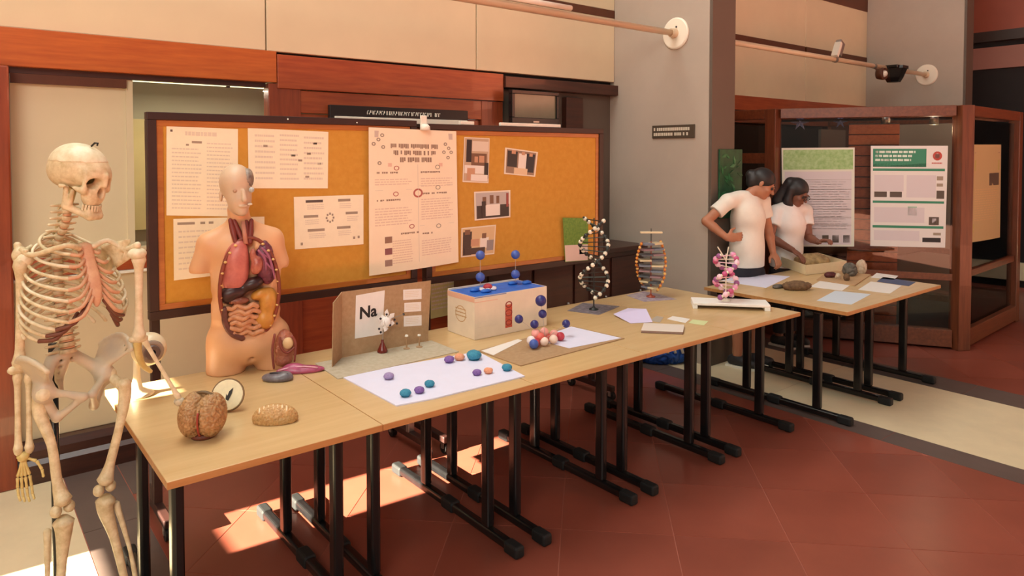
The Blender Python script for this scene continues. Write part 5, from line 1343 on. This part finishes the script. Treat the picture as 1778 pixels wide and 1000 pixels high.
# legs
hpR, hpL = b3(-.105, .01, .985), b3(.105, .01, .985)
kR, kL = D(110, 886, 2.16), D(183, 850, 2.27)
for s_, hp, kn, px0 in ((-1, hpR, kR, 66), (1, hpL, kL, 212)):
    tro = D(69, 694, 2.17) if s_ < 0 else D(216, 668, 2.32)
    fm = MB().bone([tro+zv*.008, tro-zv*.045, tro.lerp(kn, .4)+fwd*.012, tro.lerp(kn, .75), kn+zv*.03], [.021, .019, .0130, .0145, .026], 12, sub=5).build('thigh_bone', BONE, sk, smooth=True)
    MB().bone([tro-zv*.012, hp], [.017, .014], 10).build('thigh_neck', BONE, fm, smooth=True)
    MB().sphere(hp, .024, 12, 9).build('thigh_ball_joint', BONEW, fm, smooth=True)
    for q_ in (-1, 1): MB().sphere(kn+lft*q_*.020+zv*.004-fwd*.004, .0165, 12, 9, (1, 1.3, 1.1)).build('knee_knuckle', BONE, fm, smooth=True)
    an = kn+V(0, 0, -.39)+(rgt*-.02 if s_ < 0 else rgt*.065)+toC*.02
    tk = kn-zv*.040
    tb_ = MB().bone([tk+zv*.004, tk-zv*.03, tk.lerp(an, .35), tk.lerp(an, .8), an], [.030, .023, .0135, .011, .019], 12, sub=5).build('shin_bone', BONE, sk, smooth=True)
    MB().bone([tk-rgt*.036*(-s_ if s_ > 0 else 1)-zv*.016-fwd*.012, tk.lerp(an, .5)-rgt*.034*(-s_ if s_ > 0 else 1), an-rgt*.026*(-s_ if s_ > 0 else 1)-zv*.006], [.011, .006, .010], 8, sub=5).build('calf_bone', BONE, sk, smooth=True)
    MB().bone([an-zv*.022-fwd*.05, an-zv*.030, an-zv*.030+fwd*.05, an-zv*.055+fwd*.12], [.022, .024, .022, .014], 10).build('foot_bones', BONE, sk, smooth=True)
    for k in range(5):
        q_ = an-zv*.052+fwd*.105+lft*(-.032+.016*k)
        MB().bone([q_, q_+fwd*.05-zv*.012, q_+fwd*.085-zv*.02], [.008, .006, .006], 7).build('toe_bone', BONE, sk, smooth=True)
# skull
hy = math.radians(47); hf = (toC*math.cos(hy)+rgt*math.sin(hy)); hs_ = (rgt*math.cos(hy)-toC*math.sin(hy))
pit = math.radians(13); hF = hf*math.cos(pit)-zv*math.sin(pit); hU = zv*math.cos(pit)+hf*math.sin(pit)
hc_ = D(141, 297, 2.24)
def Hh(s_, f_, u_): return hc_+hs_*s_+hF*f_+hU*u_
A_ = np.array([[hs_.x, hF.x, hU.x], [hs_.y, hF.y, hU.y], [hs_.z, hF.z, hU.z]])
s = SDF(np.array(hc_)-np.array((.17, .17, .21)), np.array(hc_)+np.array((.17, .17, .14)), .0035)
s.add(ell(Hh(0, -.012, .012), (.070, .092, .072), A_), 0); s.add(ell(Hh(0, -.05, -.012), (.058, .048, .050), A_), .02)
s.add(ell(Hh(0, .055, -.005), (.054, .036, .042), A_), .02)            # brow
s.add(ell(Hh(0, .058, -.062), (.038, .030, .042), A_), .014)           # upper jaw
for q_ in (-1, 1):
    s.add(cap(Hh(q_*.050, .060, -.046), Hh(q_*.066, -.005, -.046), .010, .007), .008)   # cheek arch
    s.add(cap(Hh(q_*.047, .066, -.012), Hh(q_*.046, .062, -.05), .007, .010), .006)
s.add(cap(Hh(0, .090, .004), Hh(0, .094, -.026), .009, .007), .008)     # nose bridge
for q_ in (-1, 1): s.cut(ell(Hh(q_*.029, .082, -.022), (.0200, .044, .0185), A_), .004)
s.cut(ell(Hh(0, .094, -.052), (.013, .024, .018), A_), .003)
for q_ in (-1, 1): s.cut(ell(Hh(q_*.052, .020, -.062), (.020, .030, .025), A_), .005)
s.cut(ell(Hh(0, -.01, -.075), (.040, .05, .030), A_), .01)
s.cut(ell(Hh(0, -.014, .008), (.061, .080, .062), A_), .004)
for q_ in (-1, 1): s.cut(cap(Hh(q_*.028, .085, -.022), Hh(q_*.022, .030, -.014), .0175, .012), .003)
s.cut(cap(Hh(0, .095, -.054), Hh(0, .045, -.045), .011, .009), .003)
s.build('skull', BONE, sk)
# skull cap: separate lighter dome cut above the brows
s = SDF(np.array(hc_)-.12, np.array(hc_)+.13, .0035)
s.add(ell(Hh(0, -.012, .012), (.0722, .0942, .0742), A_), 0)
pl_o = np.array(Hh(0, 0, .030)); pl_n = np.array((hU-hF*.18).normalized())
s.clip(lambda g: -((g-pl_o) @ pl_n)); s.cut(ell(Hh(0, -.012, .010), (.066, .088, .067), A_), .002); s.build('skull_cap', BONEW, sk)
mj = SDF(np.array(hc_)-np.array((.14, .14, .20)), np.array(hc_)+np.array((.14, .14, .02)), .0035)
for q_ in (-1, 1):
    mj.add(cap(Hh(q_*.052, .004, -.050), Hh(q_*.048, .010, -.108), .008, .011), .006); mj.add(cap(Hh(q_*.048, .010, -.108), Hh(q_*.018, .072, -.128), .011, .012), .008); mj.add(cap(Hh(q_*.05, .026, -.055), Hh(q_*.048, .022, -.1), .006, .009), .006)
mj.add(cap(Hh(-.016, .076, -.128), Hh(.016, .076, -.128), .014), .008); mj.add(cap(Hh(-.02, .07, -.112), Hh(.02, .07, -.112), .009), .008)
jw = mj.build('jaw', BONE, sk)
for row, u_ in (('upper', -.098), ('lower', -.107)):
    for k in range(12):
        a_ = math.radians(-80+k*160/11); MB().box(Hh(.030*math.sin(a_), .050+.034*math.cos(a_), u_), (.0058, .0058, .010), Matrix(A_.tolist()) @ Matrix.Rotation(-a_, 3, 'Z')).build('tooth', BONEW, jw)
MB().tube([Hh(.0, .02, .085), Hh(0, .03, .098), Hh(0, .042, .100), Hh(0, .040, .092)], .003, 6).build('hanging_hook', M_blk, sk, smooth=True)
MB().bone([spine(.97), Hh(0, -.02, -.06)], [.014, .014], 8).build('neck_joint', BONEY, sk, smooth=True)
# ================================================================== things on the rock sample tables
M_rock = mat('rock_brown', (128, 96, 66), .8, rgb2=(88, 62, 42), scale=30, bump=.2); M_rock2 = mat('rock_grey', (112, 104, 94), .8, rgb2=(76, 70, 64), scale=30, bump=.2); M_rock3 = mat('rock_pale', (214, 196, 172), .7, rgb2=(186, 160, 132), scale=30); M_rock4 = mat('rock_red', (96, 38, 38), .6, rgb2=(66, 26, 30), scale=30)
GP = 'papers on the rock sample tables'
flat('paper_sheet', [(1250, 488), (1300, 474), (1372, 480), (1330, 500)], M_lil, 'white sheets at the left end of the rock table, before the standing student', group=GP)
flat('paper_sheet', [(1406, 498), (1424, 488), (1478, 494), (1462, 505)], M_wp, 'white sheet in the middle of the rock table', group=GP)
flat('paper_sheet', [(1418, 522), (1450, 505), (1512, 511), (1478, 529)], mat('pale_blue_sheet', (206, 216, 228), .6), 'pale blue sheet nearest the front corner of the rock table', group=GP)
flat('paper_sheet', [(1490, 503), (1512, 489), (1566, 496), (1545, 510)], M_wp, 'white leaflet right of the pale blue sheet', group=GP)
flat('pamphlet', [(1522, 489), (1534, 481), (1590, 490), (1578, 497)], mat('pamphlet_blue', (52, 72, 112), .5), 'dark blue pamphlet at the right end of the rock table', 'pamphlet')
flat('paper_sheet', [(1512, 482), (1522, 474), (1560, 479), (1552, 486)], M_wp, 'small white sheet behind the blue pamphlet', group=GP)
sp_ = flat('sample_board', [(1418, 487), (1440, 470), (1512, 478), (1484, 497)], mat('board_tan', (190, 152, 112), .7, var=.06, scale=20), 'tan board under the small rock samples', 'board', h=.006, dz=.0015)
tr2 = thing('sample_tray', T(1405, 470), 'shallow cream box holding a brown fossil, before the students', 'tray')
q = [T(1353, 461), T(1399, 478), T(1465, 468), T(1420, 454)]
M_tray = mat('tray_cream', (232, 216, 178), .6, var=.03, scale=20)
u1 = q[1]-q[0]; u2 = q[3]-q[0]; hgt = .075
MB().quad3(q[0]+zv*.0025, u1, u2, zv*.004).build('tray_floor', M_tray, tr2)
n1 = u1.normalized(); n2 = u2.normalized()
for o_, a_, b_ in ((q[0], u1, n2*.006), (q[0]+u2-n2*.006, u1, n2*.006), (q[0]+n2*.006, n1*.006, u2-n2*.012), (q[0]+u1-n1*.006+n2*.006, n1*.006, u2-n2*.012)):
    MB().quad3(o_+zv*.0066, a_, b_, zv*hgt).build('tray_wall', M_tray, tr2)
def rock(p, r, m, label, name='rock', seed=1, amp=.25, rz=0.):
    s = SDF(np.array(p)-max(r)*1.5, np.array(p)+np.array((max(r), max(r), max(r)*2))*1.5, max(r)/11)
    A_ = np.array(Matrix.Rotation(rz, 3, 'Z'))
    s.add(ell(Vector(p)+zv*r[2]*.8, r, A_), 0); rr = random.Random(seed)
    for k in range(4): s.add(ell(Vector(p)+V(rr.uniform(-.6, .6)*r[0], rr.uniform(-.6, .6)*r[1], r[2]*rr.uniform(.4, 1.2)), [x*rr.uniform(.35, .6) for x in r], A_), max(r)*.2)
    zb_ = p[2]+.0005; s.clip(lambda g: zb_-g[..., 2])
    o = s.build(name, m); noisy(o, min(r)*amp, 2.5/min(r), seed); tag(o, label, 'rock', 'rock samples'); return o
p = q[0]+u1*.42+u2*.55+zv*.008
rock(p, (.15, .08, .060), mat('fossil_tan', (196, 164, 116), .7, rgb2=(120, 92, 62), scale=14), 'large brown and tan fossil lying in the cream box', 'fossil', 3, .2, -.7)
z0 = TZ+.008
rock(T(1475, 478, z0), (.055, .05, .055), M_rock2, 'round grey stone on the tan board', seed=4)
rock(T(1496, 474, z0), (.040, .035, .060), M_rock3, 'pale pointed shell at the right of the round stone', 'shell', 5)
rock(T(1441, 481, z0), (.055, .035, .022), M_rock4, 'dark red stone on the tan board', seed=6)
rock(T(1470, 487, z0), (.022, .022, .03), M_rock, 'small brown stone in front of the round grey one', seed=7)
rock(T(1455, 484, z0), (.018, .018, .024), M_rock3, 'small pale stone beside the dark red one', seed=8)
rock(T(1383, 503), (.105, .055, .034), M_rock, 'flat brown fossil slab in front of the cream box', 'fossil', 9, .3, -.6)
rock(T(1350, 500), (.05, .03, .014), M_rock2, 'thin grey stone chip left of the fossil slab', seed=10)

# ================================================================== people
def head(S, c, f, u, k=.012):
    f = Vector(f).normalized(); s_ = f.cross(Vector(u)).normalized(); u = s_.cross(f).normalized()
    A_ = np.array([[s_.x, f.x, u.x], [s_.y, f.y, u.y], [s_.z, f.z, u.z]])
    P_ = lambda a, b, d: Vector(c)+s_*a+f*b+u*d
    S.add(ell(P_(0, -.012, .030), (.072, .090, .082), A_), k); S.add(ell(P_(0, .032, -.040), (.056, .060, .066), A_), .025); S.add(ell(P_(0, .064, -.088), (.024, .022, .018), A_), .02)
    S.add(cap(P_(0, .088, .0), P_(0, .108, -.030), .008, .012), .008); S.add(ell(P_(0, .084, -.058), (.022, .012, .009), A_), .008); S.add(ell(P_(0, .088, .018), (.05, .012, .010), A_), .012)
    for q_ in (-1, 1):
        S.cut(ell(P_(q_*.030, .096, -.002), (.015, .012, .009), A_), .006); S.add(ell(P_(q_*.074, -.008, -.012), (.008, .016, .028), A_), .006); S.add(ell(P_(q_*.038, .060, -.030), (.022, .022, .018), A_), .015)
    return P_, A_
def hand_sdf(S, w_, d, palm, side, curl=.5, spread=.25, L=1.):
    """w_: wrist; d: direction of the fingers; palm: direction the palm faces; side: direction of the thumb"""
    d = Vector(d).normalized(); palm = Vector(palm); palm = (palm-d*palm.dot(d)).normalized(); sd = d.cross(palm).normalized()
    if sd.dot(Vector(side)) < 0: sd = -sd
    A_ = np.array([[d.x, sd.x, palm.x], [d.y, sd.y, palm.y], [d.z, sd.z, palm.z]])
    S.add(ell(Vector(w_)+d*.045*L, (.050*L, .038*L, .016*L), A_), .012)
    for i, (o_, ln) in enumerate(((.027, .068), (.010, .076), (-.008, .071), (-.025, .056))):
        p = Vector(w_)+d*.082*L+sd*o_*L; dd = (d+sd*o_*spread*4).normalized(); r_ = .0088*L
        for k, fr_ in enumerate((.45, .32, .23)):
            a_ = curl*(k+.6); v_ = dd*math.cos(a_)+palm*math.sin(a_); q_ = p+v_*ln*fr_*L
            S.add(cap(p, q_, r_, r_*.92), .004); p = q_; r_ *= .92
    p = Vector(w_)+d*.022*L+sd*.026*L
    q_ = p+(d*.55+sd*.75+palm*.25).normalized()*.042*L; S.add(cap(p, q_, .0125*L, .0105*L), .008)
    S.add(cap(q_, q_+(d*.85+sd*.25+palm*.35).normalized()*.034*L, .0105*L, .009*L), .004)
def person(name, label, base, sh_f, J, head_c, head_f, head_u, skin, hairc, hem, trouser_z, hair_fn, sleeve=.55, shirt=(232, 224, 212), trouser=(34, 34, 44)):
    """J: joints in world coordinates"""
    t = thing(name, V(base.x, base.y, 0), label, 'person', 'students at the rock sample tables')
    jp = [p for k_, p in J.items() if k_[:2] not in ('pm', 'th', 'to')]
    lo = np.array((min(p.x for p in jp), min(p.y for p in jp), 0))-.22; hi = np.array((max(p.x for p in jp), max(p.y for p in jp), head_c.z))+.22; lo[2] = -.02
    g3 = lambda a, b, t_: Vector(a).lerp(Vector(b), t_)
    up_ = (J['neck']-J['pelvis']).normalized(); rt_ = (J['shR']-J['shL']).normalized(); ff = Vector(sh_f).normalized()
    A_ = np.array([[rt_.x, ff.x, 0], [rt_.y, ff.y, 0], [0, 0, 1]])
    def trunk(S, g=0., k=.03):
        S.add(ell(J['pelvis'], (.155+g, .105+g, .11+g), A_), 0 if g else k); S.add(ell(g3(J['pelvis'], J['neck'], .34), (.130+g, .095+g, .13+g), A_), .05); S.add(ell(g3(J['pelvis'], J['neck'], .70), (.150+g, .105+g, .15+g), A_), .05)
        S.add(ell(g3(J['pelvis'], J['neck'], .66)+ff*.045, (.115+g, .07+g, .075+g), A_), .03)
        S.add(cap(g3(J['neck'], J['shR'], .25)-up_*.02, J['shR'], .045+g, .048+g), .04); S.add(cap(g3(J['neck'], J['shL'], .25)-up_*.02, J['shL'], .045+g, .048+g), .04)
    def legs(S, g=0.):
        for s_ in ('L', 'R'):
            S.add(cap(J['hip'+s_], J['kn'+s_], .080+g, .055+g), .03); S.add(cap(J['kn'+s_], g3(J['kn'+s_], J['an'+s_], .35), .052+g, .054+g), .02); S.add(cap(g3(J['kn'+s_], J['an'+s_], .35), J['an'+s_], .052+g, .034+g), .02)
    S = SDF(lo, hi, .006)
    trunk(S, -.006); legs(S)
    S.add(cap(g3(J['neck'], J['pelvis'], .06), head_c-Vector(head_u)*.05-Vector(head_f)*.02, .050, .046), .02)
    P_, HA = head(S, head_c, head_f, head_u)
    for s_ in ('L', 'R'):
        S.add(cap(J['sh'+s_], J['el'+s_], .044, .035), .02); S.add(cap(J['el'+s_], g3(J['el'+s_], J['wr'+s_], .35), .036, .036), .01); S.add(cap(g3(J['el'+s_], J['wr'+s_], .35), J['wr'+s_], .036, .025), .01)
        hand_sdf(S, J['wr'+s_], J['hd'+s_]-J['wr'+s_], J['pm'+s_], J['th'+s_], .45 if s_ == 'R' else .6)
        an = J['an'+s_]; tf = V(J['toe'+s_].x-an.x, J['toe'+s_].y-an.y).normalized()
        S.add(cap(V(an.x, an.y, .045)-tf*.03, V(an.x, an.y, .032)+tf*.13, .036, .028), .02)
    S.clip(lambda g: .010-g[..., 2])
    S.build('body', mat(name+'_skin_%d' % skin[0], skin, .5, var=.05, scale=16), t)
    # shirt
    S = SDF(lo, hi, .007); trunk(S, .014)
    S.add(cap(J['pelvis']+zv*.02, g3(J['pelvis'], J['neck'], .62), .128, .128), .05); S.add(ell(g3(J['pelvis'], J['neck'], .2), (.172, .128, .2), A_), .04)
    for s_ in ('L', 'R'):
        e_ = g3(J['sh'+s_], J['el'+s_], sleeve); n_ = np.array((J['el'+s_]-J['sh'+s_]).normalized()); c_ = np.array(e_)
        S2 = SDF(lo, hi, .007); S2.add(cap(J['sh'+s_], e_, .058, .061), 0); S2.clip(lambda g: (g-c_) @ n_)
        h_ = np.clip(.5+.5*(S2.d-S.d)/.02, 0, 1); S.d = S2.d*(1-h_)+S.d*h_-.02*h_*(1-h_)
    def shirt_clip(g):
        d = hem-g[..., 2]
        nk = np.array(J['neck']+up_*.012); d = np.maximum(d, (g-nk) @ np.array(up_))
        return d
    S.clip(shirt_clip)
    sh_o = S.build('shirt', mat('shirt_%d_%d' % (shirt[0], shirt[2]), shirt, .85, var=.04, scale=10, bump=.1), t)
    # trousers
    S = SDF(lo, hi, .008)
    S.add(ell(J['pelvis']-zv*.01, (.165, .116, .125), A_), 0); legs(S, .016)
    S.clip(lambda g: np.maximum(trouser_z-g[..., 2], g[..., 2]-(hem+.06)))
    S.build('trousers', mat('trousers_%d' % trouser[2], trouser, .8, var=.12, scale=12), t)
    for s_ in ('L', 'R'):
        an = J['an'+s_]; tf = V(J['toe'+s_].x-an.x, J['toe'+s_].y-an.y).normalized()
        S = SDF(np.array((an.x, an.y, 0))-np.array((.25, .25, .02)), np.array((an.x, an.y, 0))+np.array((.25, .25, .16)), .006)
        S.add(cap(V(an.x, an.y, .05)-tf*.035, V(an.x, an.y, .038)+tf*.14, .046, .037), 0); S.add(cap(V(an.x, an.y, .06), V(an.x, an.y, .085), .044), .02)
        S.clip(lambda g: np.maximum(.018-g[..., 2], g[..., 2]-.092)); sh2 = S.build('shoe', mat('shoe_dark', (40, 38, 40), .6, var=.1, scale=20), t)
        MB().prism([(an.x+(tf*b_+V(-tf.y, tf.x)*a_).x, an.y+(tf*b_+V(-tf.y, tf.x)*a_).y) for a_, b_ in ((-.042, -.08), (.042, -.08), (.047, .05), (.042, .14), (.0, .182), (-.042, .14), (-.047, .05))][::-1], .001, .0185).build('sole', M_white, sh2)
    # face details
    ps = Vector(head_f).normalized().cross(Vector(head_u)).normalized()
    for q_ in (-1, 1):
        MB().sphere(P_(q_*.030, .082, -.002), .0115, 10, 7).build('eye', mat('eye_dark', (52, 40, 36), .3), t, smooth=True)
        MB().bone([P_(q_*.014, .100, .017), P_(q_*.030, .101, .022), P_(q_*.048, .088, .016)], [.0035, .004, .002], 6).build('eyebrow', mat('hair_%d' % hairc[0], hairc, .5), t, smooth=True)
    MB().bone([P_(-.020, .086, -.060), P_(0, .096, -.059), P_(.020, .086, -.060)], [.003, .005, .003], 6).build('lips', mat('lips_%d' % skin[0], (int(skin[0]*.8), int(skin[1]*.6), int(skin[2]*.6)), .5), t, smooth=True)
    # hair
    S = SDF(np.array(head_c)-.36, np.array(head_c)+.24, .006)
    S.add(ell(P_(0, -.018, .036), (.083, .099, .090), HA), 0)
    hair_fn(S, P_, HA)
    c1 = np.array(P_(0, .055, .045)); n1 = np.array((Vector(head_f).normalized()*.86-Vector(head_u).normalized()*.5).normalized())
    fc = ell(P_(0, .082, -.040), (.066, .062, .085), HA)
    S.d = np.maximum(S.d, -fc(S.grid()))
    S.build('hair', mat('hair_%d' % hairc[0], hairc, .45, rgb2=tuple(int(v*.6) for v in hairc), scale=40), t)
    return t, P_
vz = V(FW.x, FW.y).normalized()
# ---- standing student, hand on hip, looking down to the right
DP = 5.86
def W1(px, py, d=0.): return D(px, py, DP+d)
b1_ = at(1292, 500, 1, 3.272); DP = depth(V(b1_.x, b1_.y, 1.0))
face1 = (RT*.66-vz*.72); face1.z = 0
J = dict(pelvis=W1(1296, 462), neck=W1(1299, 333, -.04), shR=W1(1264, 350, -.14), shL=W1(1324, 348, .06), elR=W1(1226, 384, -.18), wrR=W1(1262, 413, -.26), hdR=W1(1290, 411, -.25), elL=W1(1334, 398, .12), wrL=W1(1342, 438, .04), hdL=W1(1350, 452, .0),
         hipR=W1(1280, 475, -.05), hipL=W1(1308, 475, .05))
for s_, dx in (('R', -.06), ('L', .06)):
    h = J['hip'+s_]; J['kn'+s_] = V(h.x, h.y, .47)+face1*.02; J['an'+s_] = V(h.x, h.y, .085)-vz*.02; J['toe'+s_] = J['an'+s_]+(RT*.6-vz*.6); J['toe'+s_].z = 0
J['pmR'] = (vz+RT*.3); J['thR'] = V(0, 0, 1); J['pmL'] = V(0, 0, -1); J['thL'] = -vz
hc1 = W1(1324, 319, -.06); hf1 = (RT*.80-vz*.28-zv*.52).normalized(); hu1 = (zv*.84+RT*.45).normalized()
def hair1(S, P_, HA):
    S.add(ell(P_(0, -.115, .015), (.042, .040, .042), HA), .02); S.add(ell(P_(0, -.075, -.02), (.06, .05, .06), HA), .02)
person('person', 'student in a cream shirt with one hand on the hip, nearer the fin wall', b1_, face1, J, hc1, hf1, hu1, (176, 118, 88), (34, 26, 26), J['pelvis'].z+.005, .42, hair1)
# ---- second student bent over the samples
b2_ = at(1372, 500, 1, 3.32); DP = depth(V(b2_.x, b2_.y, 1.0))
face2 = (RT*.62-vz*.70); face2.z = 0
J = dict(pelvis=W1(1364, 462, .05), neck=W1(1374, 352, -.02), shR=W1(1347, 368, -.06), shL=W1(1398, 366, .08), elR=W1(1337, 412, -.14), wrR=W1(1376, 434, -.28), hdR=W1(1392, 446, -.34), elL=W1(1404, 412, .0), wrL=W1(1420, 420, -.16), hdL=W1(1432, 417, -.22),
         hipR=W1(1354, 475, .02), hipL=W1(1374, 475, .10))
for s_ in ('R', 'L'):
    h = J['hip'+s_]; J['kn'+s_] = V(h.x, h.y, .47)+face2*.02; J['an'+s_] = V(h.x, h.y, .085); J['toe'+s_] = J['an'+s_]+face2; J['toe'+s_].z = 0
J['pmR'] = V(0, 0, -1); J['thR'] = RT; J['pmL'] = V(0, 0, -1); J['thL'] = -vz
hc2 = W1(1384, 334, -.06); hf2 = (RT*.55-vz*.62-zv*.48).normalized(); hu2 = (zv*.86+RT*.26-vz*.3).normalized()
def hair2(S, P_, HA):
    for q_ in (-1, 1):
        S.add(cap(P_(q_*.070, -.03, .02), P_(q_*.080, .0, -.10), .030, .034), .02)
    S.add(cap(P_(.02, -.08, .0), P_(.06, -.09, -.14), .06, .05), .03); S.add(cap(P_(.075, -.01, -.08), P_(.045, .055, -.15), .034, .028), .02); S.add(ell(P_(0.02, -.095, .05), (.05, .04, .045), HA), .02)
t2, P2_ = person('person', 'student in a white T-shirt with long dark hair, leaning over the samples', b2_, face2, J, hc2, hf2, hu2, (132, 84, 66), (38, 32, 34), J['pelvis'].z+.005, .12, hair2, shirt=(238, 232, 228), trouser=(30, 30, 36))
for q_ in (-1, 1):
    MB().tube([P2_(q_*.030+.022*math.cos(a_), .106, -.004+.017*math.sin(a_)) for a_ in np.linspace(0, 2*math.pi, 13)], .002, 5, caps=False).build('glasses_rim', M_blk, t2)
